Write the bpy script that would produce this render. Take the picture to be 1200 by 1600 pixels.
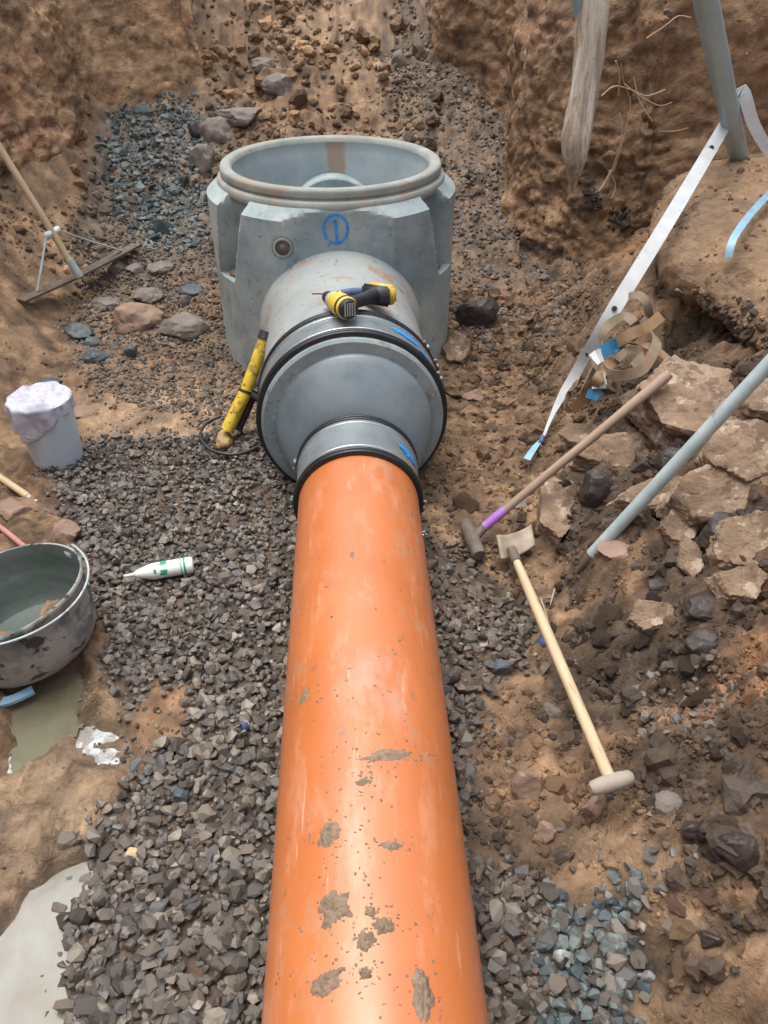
import bpy, bmesh, math, random
import numpy as np
from mathutils import Vector, Matrix
from mathutils import noise as mnoise
random.seed(7); RNG = np.random.default_rng(11)
S = bpy.context.scene; COL = S.collection
for o in list(bpy.data.objects): bpy.data.objects.remove(o)
# ------------------------------------------------------------------ camera, sky, sun, exposure
PITCH = math.radians(37.7); YAW = math.radians(2.6); FPX = 1200.0
CAM = Vector((0.0, 0.0, 2.19))
FWD = Vector((math.sin(YAW)*math.cos(PITCH), math.cos(YAW)*math.cos(PITCH), -math.sin(PITCH)))
RIGHT = Vector((math.cos(YAW), -math.sin(YAW), 0)); UP = RIGHT.cross(FWD)
cd = bpy.data.cameras.new('camera'); cam = bpy.data.objects.new('camera', cd); COL.objects.link(cam)
cam.matrix_world = Matrix.Translation(CAM) @ Matrix((RIGHT, UP, -FWD)).transposed().to_4x4()
cd.sensor_fit = 'VERTICAL'; cd.sensor_height = 24; cd.lens = 24*FPX/1600
cd.clip_start = 0.02; cd.clip_end = 400; S.camera = cam
SUN_EL, SUN_AZ = math.radians(78), math.radians(-60)   # azimuth clockwise from +Y
w = bpy.data.worlds.new('World'); S.world = w; w.use_nodes = True
wn = w.node_tree; bg = wn.nodes['Background']; sk = wn.nodes.new('ShaderNodeTexSky')
sk.sky_type = 'NISHITA'; sk.sun_disc = False; sk.sun_elevation = SUN_EL; sk.sun_rotation = SUN_AZ
sk.air_density = 1.0; sk.dust_density = 3.0; sk.ozone_density = 1.0
hs = wn.nodes.new('ShaderNodeHueSaturation'); hs.inputs['Saturation'].default_value = .45
wn.links.new(sk.outputs[0], hs.inputs['Color']); wn.links.new(hs.outputs[0], bg.inputs[0]); bg.inputs[1].default_value = 0.12
sl = bpy.data.lights.new('sun', 'SUN'); sl.energy = 1.25; sl.angle = math.radians(45); sl.color = (1, .95, .86)
so = bpy.data.objects.new('sun', sl); COL.objects.link(so)
sd = Vector((math.sin(SUN_AZ)*math.cos(SUN_EL), math.cos(SUN_AZ)*math.cos(SUN_EL), math.sin(SUN_EL)))
so.rotation_euler = sd.to_track_quat('Z', 'Y').to_euler(); so.location = sd*20
S.view_settings.view_transform = 'Standard'; S.view_settings.look = 'None'
S.view_settings.exposure = 1.15; S.view_settings.gamma = 1; S.view_settings.use_curve_mapping = False

# ------------------------------------------------------------------ numeric helpers
def ray(u, v): return (FWD + RIGHT*((u-600)/FPX) - UP*((v-800)/FPX))
def at(u, v, z):
    d = ray(u, v); return CAM + d*((z-CAM.z)/d.z)
def atY(u, v, Y):
    d = ray(u, v); return CAM + d*(Y/d.y)
def proj(x, y, z):
    rx, ry, rz = x-CAM.x, y-CAM.y, z-CAM.z
    d = rx*FWD.x+ry*FWD.y+rz*FWD.z
    return 600+FPX*(rx*RIGHT.x+ry*RIGHT.y+rz*RIGHT.z)/d, 800-FPX*(rx*UP.x+ry*UP.y+rz*UP.z)/d, d
def _h(ix, iy, iz, s):
    n = (ix*374761393 + iy*668265263 + iz*2147483647 + s*974634777) & 0xffffffff
    n = ((n ^ (n >> 13))*1274126177) & 0xffffffff
    n = ((n ^ (n >> 16))*2246822519) & 0xffffffff
    return ((n ^ (n >> 15)) & 0xffffff)/float(0xffffff)
def vnoise(x, y, z, s=0):
    x = np.asarray(x, float); y = np.asarray(y, float); z = np.asarray(z, float)+0*x
    xi = np.floor(x).astype(np.int64); yi = np.floor(y).astype(np.int64); zi = np.floor(z).astype(np.int64)
    fx, fy, fz = x-xi, y-yi, z-zi
    fx, fy, fz = [f*f*f*(f*(f*6-15)+10) for f in (fx, fy, fz)]
    r = 0
    for a in (0, 1):
        for b in (0, 1):
            for c in (0, 1):
                r = r + _h(xi+a, yi+b, zi+c, s)*(fx if a else 1-fx)*(fy if b else 1-fy)*(fz if c else 1-fz)
    return r*2-1
def fbm(x, y, z, f, n=4, s=0, g=.5):
    r, a = 0, 1
    for i in range(n):
        r = r + a*vnoise(x*f+i*7.3, y*f+i*3.1, np.asarray(z)*f+i*5.7, s+i); f *= 2.03; a *= g
    return r
def ridge(x, y, z, f, n=3, s=0):
    r, a = 0, 1
    for i in range(n):
        r = r + a*(1-2*np.abs(vnoise(x*f+i*7.3, y*f+i*3.1, np.asarray(z)*f+i*5.7, s+i))); f *= 2.1; a *= .5
    return r
def worley(x, y, z, f, s=0):                           # distance to the nearest random point, 0..~1
    x = np.asarray(x, float)*f; y = np.asarray(y, float)*f; z = (np.asarray(z, float)+0*x)*f; flat = not np.any(z)
    xi = np.floor(x).astype(np.int64); yi = np.floor(y).astype(np.int64); zi = np.floor(z).astype(np.int64); d = np.full(x.shape, 9.)
    for a in (-1, 0, 1):
        for b in (-1, 0, 1):
            for c in ((0,) if flat else (-1, 0, 1)):
                X_, Y_, Z_ = xi+a, yi+b, zi+c
                d = np.minimum(d, (X_+_h(X_, Y_, Z_, s+1)-x)**2+(Y_+_h(X_, Y_, Z_, s+2)-y)**2+(0 if flat else (Z_+_h(X_, Y_, Z_, s+3)-z)**2))
    return np.sqrt(d)
def sstep(a, b, x):
    t = np.clip((x-a)/(b-a), 0, 1); return t*t*(3-2*t)
def sdpoly(x, y, P):                                   # signed distance, positive inside
    d = np.full(x.shape, 1e9); ins = np.zeros(x.shape, bool)
    for i in range(len(P)):
        ax, ay = P[i]; bx, by = P[(i+1) % len(P)]
        ex, ey = bx-ax, by-ay; wx, wy = x-ax, y-ay
        t = np.clip((wx*ex+wy*ey)/(ex*ex+ey*ey+1e-12), 0, 1)
        d = np.minimum(d, (wx-ex*t)**2+(wy-ey*t)**2)
        c = ((ay <= y) & (by > y)) | ((by <= y) & (ay > y))
        with np.errstate(divide='ignore', invalid='ignore'):
            xi = ax+(y-ay)/(by-ay if by != ay else 1e-9)*ex
        ins ^= c & (x < xi)
    d = np.sqrt(d); return np.where(ins, d, -d)
def wpoly(pts, z=.04): return [tuple(at(u, v, z)[:2]) for u, v in pts]

# ------------------------------------------------------------------ materials
def nd(nt, t, **k):
    n = nt.nodes.new(t)
    for a, b in k.items(): setattr(n, a, b)
    return n
def ramp(nt, fac, stops, interp='LINEAR'):
    r = nd(nt, 'ShaderNodeValToRGB'); r.color_ramp.interpolation = interp
    e = r.color_ramp.elements
    while len(e) < len(stops): e.new(.5)
    for q, (p, c) in zip(e, stops): q.position = p; q.color = (*c, 1) if len(c) == 3 else c
    nt.links.new(fac, r.inputs[0]); return r.outputs[0]
def tex(nt, vec, scale, detail=5, rough=.6, kind='ShaderNodeTexNoise', out=0, dist=0):
    n = nd(nt, kind); n.inputs['Scale'].default_value = scale
    if kind == 'ShaderNodeTexNoise':
        n.inputs['Detail'].default_value = detail; n.inputs['Roughness'].default_value = rough; n.inputs['Distortion'].default_value = dist
    nt.links.new(vec, n.inputs['Vector']); return n.outputs[out]
def mix(nt, fac, a, b, mode='MIX'):
    m = nd(nt, 'ShaderNodeMix', data_type='RGBA', blend_type=mode)
    for s, v in ((m.inputs[0], fac), (m.inputs[6], a), (m.inputs[7], b)):
        if isinstance(v, (int, float)): s.default_value = v
        elif isinstance(v, tuple): s.default_value = (*v, 1)
        else: nt.links.new(v, s)
    return m.outputs[2]
W3 = lambda a: (a, a, a)
def mat(name, cols, scale=6, rough=.7, bump=.2, bscale=60, metal=0, stains=(), squash=None, rvar=0, bdist=.01, spec=.5, src=None, detail=6):
    """cols: list of colours spread on a noise ramp. stains: (colour, noise scale, threshold, softness, seed-offset, amount)."""
    m = bpy.data.materials.new(name); m.use_nodes = True; nt = m.node_tree; b = nt.nodes['Principled BSDF']
    tc = nd(nt, 'ShaderNodeTexCoord'); v = tc.outputs['Object']
    if squash:
        mp = nd(nt, 'ShaderNodeMapping'); mp.inputs['Scale'].default_value = squash
        nt.links.new(v, mp.inputs[0]); vs = mp.outputs[0]
    else: vs = v
    n = len(cols)
    f = tex(nt, vs, scale, detail)
    if src == 'rnd':
        a = nd(nt, 'ShaderNodeAttribute', attribute_name='rnd'); f = a.outputs['Fac']
    if src == 'obj':
        f = nd(nt, 'ShaderNodeObjectInfo').outputs['Random']
    if src: c = ramp(nt, f, [(i/max(1, n-1), q) for i, q in enumerate(cols)])
    elif n > 1: c = ramp(nt, f, [(.3+.4*i/(n-1), q) for i, q in enumerate(cols)])
    else: c = mix(nt, 0.0, cols[0], cols[0])
    if src == 'col':
        a = nd(nt, 'ShaderNodeAttribute', attribute_name='soil'); c = a.outputs['Color']
    if src: c = mix(nt, .75, c, ramp(nt, tex(nt, v, scale, 8, .7), [(.3, W3(.5)), (.5, W3(1)), (.7, W3(1.5))]), 'MULTIPLY')
    for (sc, ss, th, soft, off, amt) in stains:
        mp = nd(nt, 'ShaderNodeMapping'); mp.inputs['Location'].default_value = (off, off*1.7, -off)
        nt.links.new(vs, mp.inputs[0])
        k = ramp(nt, tex(nt, mp.outputs[0], ss, 8, .65), [(th, W3(0)), (min(1, th+soft), W3(amt))])
        c = mix(nt, k, c, sc)
    nt.links.new(c, b.inputs['Base Color'])
    b.inputs['Metallic'].default_value = metal; b.inputs['Specular IOR Level'].default_value = spec
    if rvar:
        rr = ramp(nt, tex(nt, v, scale*1.7, 6), [(.35, W3(max(.03, rough-rvar))), (.65, W3(min(1, rough+rvar)))]); nt.links.new(rr, b.inputs['Roughness'])
    else: b.inputs['Roughness'].default_value = rough
    if bump:
        h = tex(nt, v, bscale, 8, .65)
        bn = nd(nt, 'ShaderNodeBump'); bn.inputs['Strength'].default_value = bump; bn.inputs['Distance'].default_value = bdist
        nt.links.new(h, bn.inputs['Height']); nt.links.new(bn.outputs[0], b.inputs['Normal'])
    return m
SOILB = (.20, .128, .084)
m_ground = mat('ground_soil', [W3(.5)], 7, .8, .9, 70, src='col', rvar=.18, bdist=.012)
nt = m_ground.node_tree; aw = nd(nt, 'ShaderNodeAttribute', attribute_name='wet'); pb = nt.nodes['Principled BSDF']
wr_ = ramp(nt, aw.outputs['Fac'], [(0, W3(.72)), (1, W3(.25))]); nt.links.new(wr_, pb.inputs['Roughness'])
m_wall = mat('earth_wall_soil', [W3(.5)], 9, .76, 1.0, 38, src='col', bdist=.02, stains=[((.10, .062, .042), 11, .6, .06, 2, .75), ((.34, .25, .17), 6, .62, .08, 7, .5)])
m_field = mat('field_soil', [(.2, .13, .08), (.28, .19, .12)], 1, .9, .5, 20)
m_stone_s = mat('gravel_rock', [(.05, .043, .036), (.09, .077, .064), (.14, .115, .09), (.10, .092, .083), (.19, .16, .13), (.13, .13, .125), (.075, .066, .056), (.16, .13, .10), (.28, .25, .205)], 30, .5, .5, 160, src='rnd', rvar=.12, bdist=.003)
m_stone_o = mat('gravel_rock_near', [(.05, .043, .036), (.09, .077, .064), (.14, .115, .09), (.10, .092, .083), (.19, .16, .13), (.13, .13, .125), (.075, .066, .056), (.16, .13, .10), (.28, .25, .205)], 30, .5, .5, 160, src='obj', rvar=.12, bdist=.003)
m_blue_s = mat('bluish_gravel_rock', [(.03, .042, .046), (.065, .085, .09), (.10, .125, .125), (.125, .15, .145), (.17, .185, .175), (.10, .10, .088)], 25, .6, .5, 150, src='rnd', bdist=.003)
m_fine_s = mat('brown_fine_gravel', [(.07, .055, .045), (.13, .098, .078), (.17, .13, .1), (.12, .115, .11), (.22, .17, .13)], 25, .75, .5, 150, src='rnd', bdist=.003)
CL = [(.05, .034, .025), (.12, .075, .048), (.18, .115, .075), (.24, .155, .1), (.12, .08, .058), (.29, .2, .135), (.11, .105, .1)]
m_clod_s = mat('soil_clod_earth', [W3(.5)], 30, .92, 1.0, 110, src='col', bdist=.012)
m_clod_o = mat('soil_clod_earth_near', [W3(.5)], 30, .92, 1.0, 110, src='col', bdist=.012)
for n_ in [n_ for n_ in m_clod_o.node_tree.nodes if n_.bl_idname == 'ShaderNodeAttribute']: n_.attribute_type = 'OBJECT'; n_.attribute_name = 'color'
m_dark_s = mat('dark_soil_clod_earth', [(.045, .032, .022), (.075, .052, .036), (.11, .076, .052), (.06, .05, .042)], 22, .85, .9, 90, src='rnd', bdist=.006)
m_conc = mat('blue_grey_concrete', [(.18, .245, .26), (.30, .375, .385), (.45, .51, .51)], 2.6, .72, .5, 60, bdist=.004, detail=9,
             stains=[((.12, .155, .16), 16, .62, .04, 3, .6), ((.46, .50, .48), 3.2, .5, .16, 8, .7), ((.16, .2, .205), 2.2, .52, .14, 13, .6), ((.30, .24, .16), 3.5, .58, .1, 5, .6), ((.07, .08, .08), 45, .64, .03, 7, .8)])
m_conc_rim = mat('rim_concrete', [(.21, .235, .22), (.35, .36, .33)], 6, .85, .6, 60, bdist=.005, detail=9,
             stains=[((.33, .24, .16), 6, .52, .1, 3, .7), ((.18, .17, .15), 25, .62, .05, 1, .6)])
m_stub = mat('stub_concrete', [(.25, .28, .28), (.34, .36, .345)], 4, .7, .3, 90, bdist=.002,
             stains=[((.34, .2, .125), 7, .56, .06, 3, .8), ((.14, .13, .11), 22, .62, .04, 1, .7)])
m_collar = mat('reducer_concrete', [(.21, .265, .28), (.34, .395, .40)], 6, .6, .25, 60, bdist=.002,
             stains=[((.23, .19, .14), 7, .56, .06, 3, .8), ((.1, .12, .12), 18, .6, .05, 9, .6), ((.5, .52, .5), 9, .6, .05, 6, .5)])
m_steel = mat('dull_grey_plastic_cone', [(.16, .205, .23), (.24, .285, .305)], 2.5, .36, .05, 50, rvar=.1, spec=.6,
             stains=[((.27, .31, .32), 5, .5, .2, 3, .5), ((.2, .17, .14), 20, .64, .05, 6, .5), ((.09, .12, .14), 2.5, .5, .15, 9, .6)])
m_sleeve = mat('grey_steel_sleeve', [(.22, .26, .28), (.33, .37, .385)], 4, .33, .1, 60, metal=.45, rvar=.1,
             stains=[((.3, .28, .25), 9, .6, .08, 3, .5)])
m_band = mat('black_rubber_band', [(.012, .014, .017), (.025, .028, .032)], 8, .35, .1, 80)
m_clampsteel = mat('clamp_steel', [(.4, .42, .44), (.55, .56, .57)], 20, .35, .1, 80, metal=.8)
m_bluepaint = mat('blue_marker_paint', [(.01, .17, .58), (.03, .36, .85)], 40, .6, .2, 120)
m_mud = mat('grey_brown_mud', [(.15, .11, .075), (.33, .235, .16)], 45, .8, .9, 140, bdist=.005, stains=[((.42, .22, .11), 60, .56, .08, 3, .6)])
m_wood = mat('pale_wood', [(.48, .36, .22), (.62, .49, .31)], 8, .6, .3, 40, squash=(6, 6, .6), bdist=.002, stains=[((.25, .17, .1), 6, .6, .08, 4, .7)])
m_wood2 = mat('weathered_wood', [(.27, .185, .13), (.38, .28, .2)], 8, .7, .3, 40, squash=(6, 6, .6), bdist=.002, stains=[((.16, .1, .07), 6, .58, .08, 4, .7)])
m_galv = mat('galvanised_steel', [(.33, .42, .43), (.48, .56, .56)], 14, .5, .1, 60, metal=.1, rvar=.1, stains=[((.18, .2, .2), 10, .6, .05, 2, .7)])
m_greypipe = mat('grey_plastic_pipe', [(.27, .37, .41), (.35, .45, .48)], 5, .35, .05, 60, stains=[((.3, .24, .18), 9, .62, .08, 2, .5)])
m_rust = mat('dirty_iron', [(.09, .07, .055), (.17, .13, .1)], 18, .7, .4, 70, bdist=.003, stains=[((.25, .2, .15), 9, .55, .08, 2, .6)])
m_whitepl = mat('white_plastic', [(.55, .65, .75), (.62, .72, .8)], 3, .4, .03, 60, stains=[((.35, .3, .25), 8, .66, .06, 2, .5)])
m_cloth = mat('lilac_white_cloth', [(.44, .44, .54), (.62, .63, .72)], 9, .9, .4, 200, bdist=.002, stains=[((.3, .27, .3), 12, .6, .06, 2, .6)])
m_strap = mat('white_strap_webbing', [(.50, .53, .54), (.68, .70, .70)], 9, .8, .3, 300, bdist=.001, stains=[((.2, .15, .1), 38, .64, .04, 2, .8)])
m_tan = mat('tan_webbing', [(.17, .13, .085), (.30, .235, .16)], 12, .85, .4, 300, bdist=.001, stains=[((.26, .15, .08), 8, .55, .08, 2, .7)])
m_yellow = mat('yellow_paint', [(.66, .44, .03), (.78, .58, .06)], 12, .45, .1, 60, stains=[((.25, .16, .06), 20, .54, .06, 2, .8), ((.1, .07, .04), 45, .62, .04, 6, .8)])
m_yellowpl = mat('yellow_plastic', [(.68, .45, .05), (.8, .58, .1)], 25, .45, .05, 60, stains=[((.12, .1, .08), 60, .6, .05, 2, .8)])
m_blackpl = mat('black_plastic', [(.018, .019, .022), (.04, .04, .045)], 30, .45, .1, 90, stains=[((.2, .17, .14), 60, .62, .05, 2, .6)])
m_bluegrip = mat('blue_grey_grip', [(.05, .085, .17), (.1, .14, .24)], 30, .5, .1, 90)
m_purple = mat('purple_paint', [(.3, .12, .48), (.42, .2, .6)], 20, .5, .1, 90, stains=[((.25, .17, .14), 30, .6, .05, 2, .7)])
m_paleblue = mat('pale_blue_plastic', [(.2, .38, .52), (.3, .5, .64)], 12, .45, .05, 60, stains=[((.3, .22, .16), 30, .64, .05, 2, .7)])
m_green = mat('green_print', [(.02, .35, .17)], 9, .5, 0)
m_lime = mat('limestone_rock', [(.16, .10, .062), (.27, .185, .118), (.38, .28, .19)], 7, .82, 1.0, 26, bdist=.02, stains=[((.13, .08, .05), 9, .54, .06, 2, .8), ((.5, .41, .31), 14, .58, .05, 5, .7), ((.25, .13, .06), 4, .58, .08, 8, .6)], detail=10)
m_rockg = mat('grey_brown_rock', [(.12, .1, .088), (.2, .168, .145), (.26, .22, .19)], 7, .8, .8, 60, bdist=.006, stains=[((.3, .2, .13), 9, .6, .08, 2, .5)])
m_rockb = mat('blue_black_rock', [(.05, .065, .075), (.1, .125, .135)], 9, .55, .6, 70, bdist=.005)
m_rockr = mat('ruddy_rock', [(.22, .14, .1), (.34, .235, .175)], 7, .8, .8, 60, bdist=.006)
m_rockd = mat('dark_wet_rock', [(.03, .025, .022), (.07, .056, .047)], 7, .45, .8, 60, bdist=.006)
m_bark = mat('grey_dead_wood', [(.26, .20, .14), (.50, .43, .34), (.62, .58, .5)], 2.2, .85, .5, 60, squash=(9, 9, .8), bdist=.008, stains=[((.33, .2, .1), 5, .5, .1, 2, .8)])
m_root = mat('thin_root_bark', [(.3, .2, .12), (.45, .33, .22)], 20, .85, 0)
m_tub = mat('mortar_crusted_plastic', [(.07, .09, .10), (.17, .195, .20), (.32, .34, .33)], 6, .75, .4, 50, bdist=.004,
            stains=[((.36, .37, .345), 4, .46, .06, 6, .85), ((.03, .03, .03), 12, .58, .03, 2, .9), ((.15, .11, .08), 8, .6, .05, 9, .8)])
m_tubin = mat('tub_inside', [(.07, .09, .08), (.15, .18, .165)], 4, .35, .3, 30, squash=(1, 1, 3), stains=[((.25, .28, .26), 8, .64, .04, 2, .7)])
def water(name, col, rough=.03):
    m = bpy.data.materials.new(name); m.use_nodes = True; nt = m.node_tree; b = nt.nodes['Principled BSDF']
    v = nd(nt, 'ShaderNodeTexCoord').outputs['Object']
    c = mix(nt, ramp(nt, tex(nt, v, 3.5, 7, .6, dist=.6), [(.36, W3(0)), (.66, W3(1))]), col, (col[0]*.72, col[1]*.62, col[2]*.5))
    nt.links.new(c, b.inputs['Base Color']); b.inputs['Roughness'].default_value = rough; b.inputs['IOR'].default_value = 1.33
    bn = nd(nt, 'ShaderNodeBump'); bn.inputs['Strength'].default_value = .08; bn.inputs['Distance'].default_value = .004
    nt.links.new(tex(nt, v, 12, 3), bn.inputs['Height']); nt.links.new(bn.outputs[0], b.inputs['Normal']); return m
m_milk = water('milky_water', (.27, .275, .255), .07); m_greenw = water('greenish_water', (.17, .165, .115), .05)
m_skyrefl = mat('pale_sky_reflection', [(.35, .39, .40), (.56, .61, .61)], 30, .3, .5, 60, bdist=.004, stains=[((.2, .17, .14), 22, .44, .12, 3, .85)])  # pale colour stands in for sky reflected on thin water

# ------------------------------------------------------------------ mesh helpers
def link(name, me, m, parent=None, smooth=True):
    o = bpy.data.objects.new(name, me); COL.objects.link(o)
    if m is not None and not me.materials: me.materials.append(m)
    if smooth and len(me.polygons): me.polygons.foreach_set('use_smooth', [True]*len(me.polygons))
    if parent: o.parent = parent
    return o
def mesh(name, V, F, m, parent=None, smooth=True):
    me = bpy.data.meshes.new(name); me.from_pydata([tuple(v) for v in V], [], F); me.update()
    return link(name, me, m, parent, smooth)
def npmesh(name, V, T, m, k=3, parent=None, smooth=False, attrs=None):
    me = bpy.data.meshes.new(name); me.vertices.add(len(V)); me.vertices.foreach_set('co', np.asarray(V, np.float32).ravel())
    me.loops.add(T.size); me.loops.foreach_set('vertex_index', T.ravel().astype(np.int32))
    me.polygons.add(len(T)); me.polygons.foreach_set('loop_start', np.arange(0, T.size, k, dtype=np.int32))
    me.polygons.foreach_set('loop_total', np.full(len(T), k, np.int32))
    me.polygons.foreach_set('use_smooth', np.full(len(T), smooth)); me.update(calc_edges=True); me.validate()
    for n, a in (attrs or {}).items():
        if a.ndim == 1: me.attributes.new(n, 'FLOAT', 'POINT').data.foreach_set('value', a.astype(np.float32))
        else: me.attributes.new(n, 'FLOAT_COLOR', 'POINT').data.foreach_set('color', np.c_[a, np.ones(len(a))].astype(np.float32).ravel())
    return link(name, me, m, parent, smooth)
def grid_faces(nu, nv):
    i = np.arange(nu*nv).reshape(nu, nv)
    return np.stack([i[:-1, :-1], i[1:, :-1], i[1:, 1:], i[:-1, 1:]], -1).reshape(-1, 4)
def thing(name, label, cat, loc=(0, 0, 0), group=None, rotz=0):
    o = bpy.data.objects.new(name, None); COL.objects.link(o); o.location = loc; o.rotation_euler = (0, 0, rotz)
    o.empty_display_size = .05; return tag(o, label, cat, group)
def tag(o, label, cat, group=None):
    o['label'] = label; o['category'] = cat
    if group: o['group'] = group
    return o
def frame(d, ref=None):
    d = d.normalized(); r = Vector(ref) if ref else Vector((0, 0, 1))
    if abs(d.dot(r)) > .97: r = Vector((1, 0, 0))
    a = d.cross(r).normalized(); return a, a.cross(d)
def tube(name, pts, rad, m, parent=None, n=14, off=(0, 0, 0), caps=True, oval=1.0):
    pts = [Vector(p)-Vector(off) for p in pts]
    if isinstance(rad, (int, float)): rad = [rad]*len(pts)
    V, F = [], []; pa = None
    for i, p in enumerate(pts):
        d = (pts[min(i+1, len(pts)-1)]-pts[max(i-1, 0)]).normalized()
        if pa is None: a, b = frame(d)
        else: a = (pa-d*pa.dot(d)).normalized(); b = a.cross(d)
        pa = a
        for k in range(n):
            t = 2*math.pi*k/n; V.append(p+(a*math.cos(t)+b*math.sin(t)*oval)*rad[i])
    for i in range(len(pts)-1):
        for k in range(n): F.append((i*n+k, i*n+(k+1) % n, (i+1)*n+(k+1) % n, (i+1)*n+k))
    if caps: F.append(tuple(range(n))[::-1]); F.append(tuple(range((len(pts)-1)*n, len(pts)*n)))
    o = mesh(name, V, F, m, parent)
    if caps:
        bm = bmesh.new(); bm.from_mesh(o.data); bmesh.ops.recalc_face_normals(bm, faces=bm.faces[:])
        for f in bm.faces:
            if len(f.verts) > 4: f.smooth = False
        for e in bm.edges:
            if any(len(f.verts) > 4 for f in e.link_faces): e.smooth = False
        bm.to_mesh(o.data); bm.free()
    if m in (m_wood, m_wood2, m_bark):                   # grain runs along the stick: local z is its axis
        A_ = basis(pts[0], pts[-1]-pts[0]); inv = A_.inverted()
        for v in o.data.vertices: v.co = inv @ v.co
        o.matrix_world = A_ if not parent else A_
    return o
def lathe(name, prof, m, parent=None, n=64, M=Matrix.Identity(4), wob=0, split=38):
    """prof: list of (radius, height) about local z"""
    V, F = [], []
    for i, (r, h) in enumerate(prof):
        for k in range(n):
            t = 2*math.pi*k/n; q = r*(1+wob*mnoise.noise(Vector((math.cos(t)*2, math.sin(t)*2, h*3)))); V.append(M @ Vector((q*math.cos(t), q*math.sin(t), h)))
    for i in range(len(prof)-1):
        for k in range(n): F.append((i*n+k, i*n+(k+1) % n, (i+1)*n+(k+1) % n, (i+1)*n+k))
    o = mesh(name, V, F, m, parent); sharp(o, split); return o
def sharp(o, deg=38):
    bm = bmesh.new(); bm.from_mesh(o.data); bmesh.ops.recalc_face_normals(bm, faces=bm.faces[:])
    for e in bm.edges:
        if len(e.link_faces) == 2 and e.calc_face_angle(0) > math.radians(deg): e.smooth = False
    bm.to_mesh(o.data); bm.free()
def box(name, size, m, parent=None, M=Matrix.Identity(4), bev=.003, taper=1.0, seg=2):
    bm = bmesh.new(); bmesh.ops.create_cube(bm, size=1)
    for v in bm.verts:
        k = taper if v.co.z > 0 else 1; v.co = Vector((v.co.x*size[0]*k, v.co.y*size[1]*k, v.co.z*size[2]))
    if bev: bmesh.ops.bevel(bm, geom=bm.edges[:], offset=bev, segments=seg, affect='EDGES')
    for v in bm.verts: v.co = M @ v.co
    me = bpy.data.meshes.new(name); bm.to_mesh(me); bm.free(); return link(name, me, m, parent, True) if bev and seg > 1 else link(name, me, m, parent, False)
def basis(o, z, x=None):                                # matrix with local z along z
    z = Vector(z).normalized(); x = Vector(x) if x else Vector((1, 0, 0))
    x = (x-z*x.dot(z)).normalized(); y = z.cross(x)
    m = Matrix((x, y, z)).transposed().to_4x4(); m.translation = o; return m
def catmull(P, step):
    P = [Vector(p) for p in P]; out = []
    for i in range(len(P)-1):
        a, b, c, d = P[max(i-1, 0)], P[i], P[i+1], P[min(i+2, len(P)-1)]
        n = max(1, int((c-b).length/step))
        for k in range(n):
            t = k/n; out.append(.5*((2*b)+(c-a)*t+(2*a-5*b+4*c-d)*t*t+(3*b-a-3*c+d)*t**3))
    out.append(P[-1]); return out
def ribbon(name, pts, width, m, parent=None, normals=None, th=.003, off=(0, 0, 0), step=.02, twist=None):
    """flat strap: normals = per control point direction the face looks to (default: to +z), swept smoothly"""
    off = Vector(off); ctrl = [Vector(p) for p in pts]
    if normals is None: normals = [Vector((0, 0, 1))]*len(ctrl)
    if isinstance(width, (int, float)): width = [width]*len(ctrl)
    P = catmull(ctrl, step); n = len(P); V, F = [], []
    lens = [0]
    for i in range(1, len(ctrl)): lens.append(lens[-1]+(ctrl[i]-ctrl[i-1]).length)
    L = 0; tot = sum((P[i]-P[i-1]).length for i in range(1, n))
    for i, p in enumerate(P):
        if i: L += (P[i]-P[i-1]).length
        s = L/tot*lens[-1]; j = max(k for k in range(len(lens)) if lens[k] <= s+1e-9); j = min(j, len(lens)-2)
        f = (s-lens[j])/max(1e-6, lens[j+1]-lens[j]); nn = Vector(normals[j]).lerp(Vector(normals[j+1]), f); wd = width[j]*(1-f)+width[j+1]*f
        d = (P[min(i+1, n-1)]-P[max(i-1, 0)]).normalized(); a = d.cross(nn).normalized(); nn = a.cross(d)
        for sa, sn in ((-1, 1), (1, 1), (1, -1), (-1, -1)): V.append(p-off+a*sa*wd/2+nn*sn*th/2)
    for i in range(n-1):
        for k in range(4): F.append((i*4+k, i*4+(k+1) % 4, i*4+4+(k+1) % 4, i*4+4+k))
    F += [(3, 2, 1, 0), tuple((n-1)*4+k for k in range(4))]
    o = mesh(name, V, F, m, parent); sharp(o, 50); return o
def rockmesh(seed, dims, sub=3, cuts=12, rough=.05):
    r = random.Random(seed); bm = bmesh.new(); bmesh.ops.create_icosphere(bm, subdivisions=sub, radius=1)
    pl = []
    for i in range(cuts):
        n = Vector((r.gauss(0, 1), r.gauss(0, 1), r.gauss(0, 1))).normalized(); pl.append((n, r.uniform(.55, .92)))
    for v in bm.verts:
        d = v.co.normalized(); q = 1.0
        for n, h in pl:
            k = d.dot(n)
            if k > .05: q = min(q, h/k)
        o = Vector((seed*3.1, seed*1.7, 0))
        q *= 1+rough*(mnoise.fractal(d*2.2+o, .8, 2.1, 4))
        v.co = Vector((d.x*q*dims[0], d.y*q*dims[1], d.z*q*dims[2]))
    me = bpy.data.meshes.new('rock'); bm.to_mesh(me); bm.free(); return me

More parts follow.
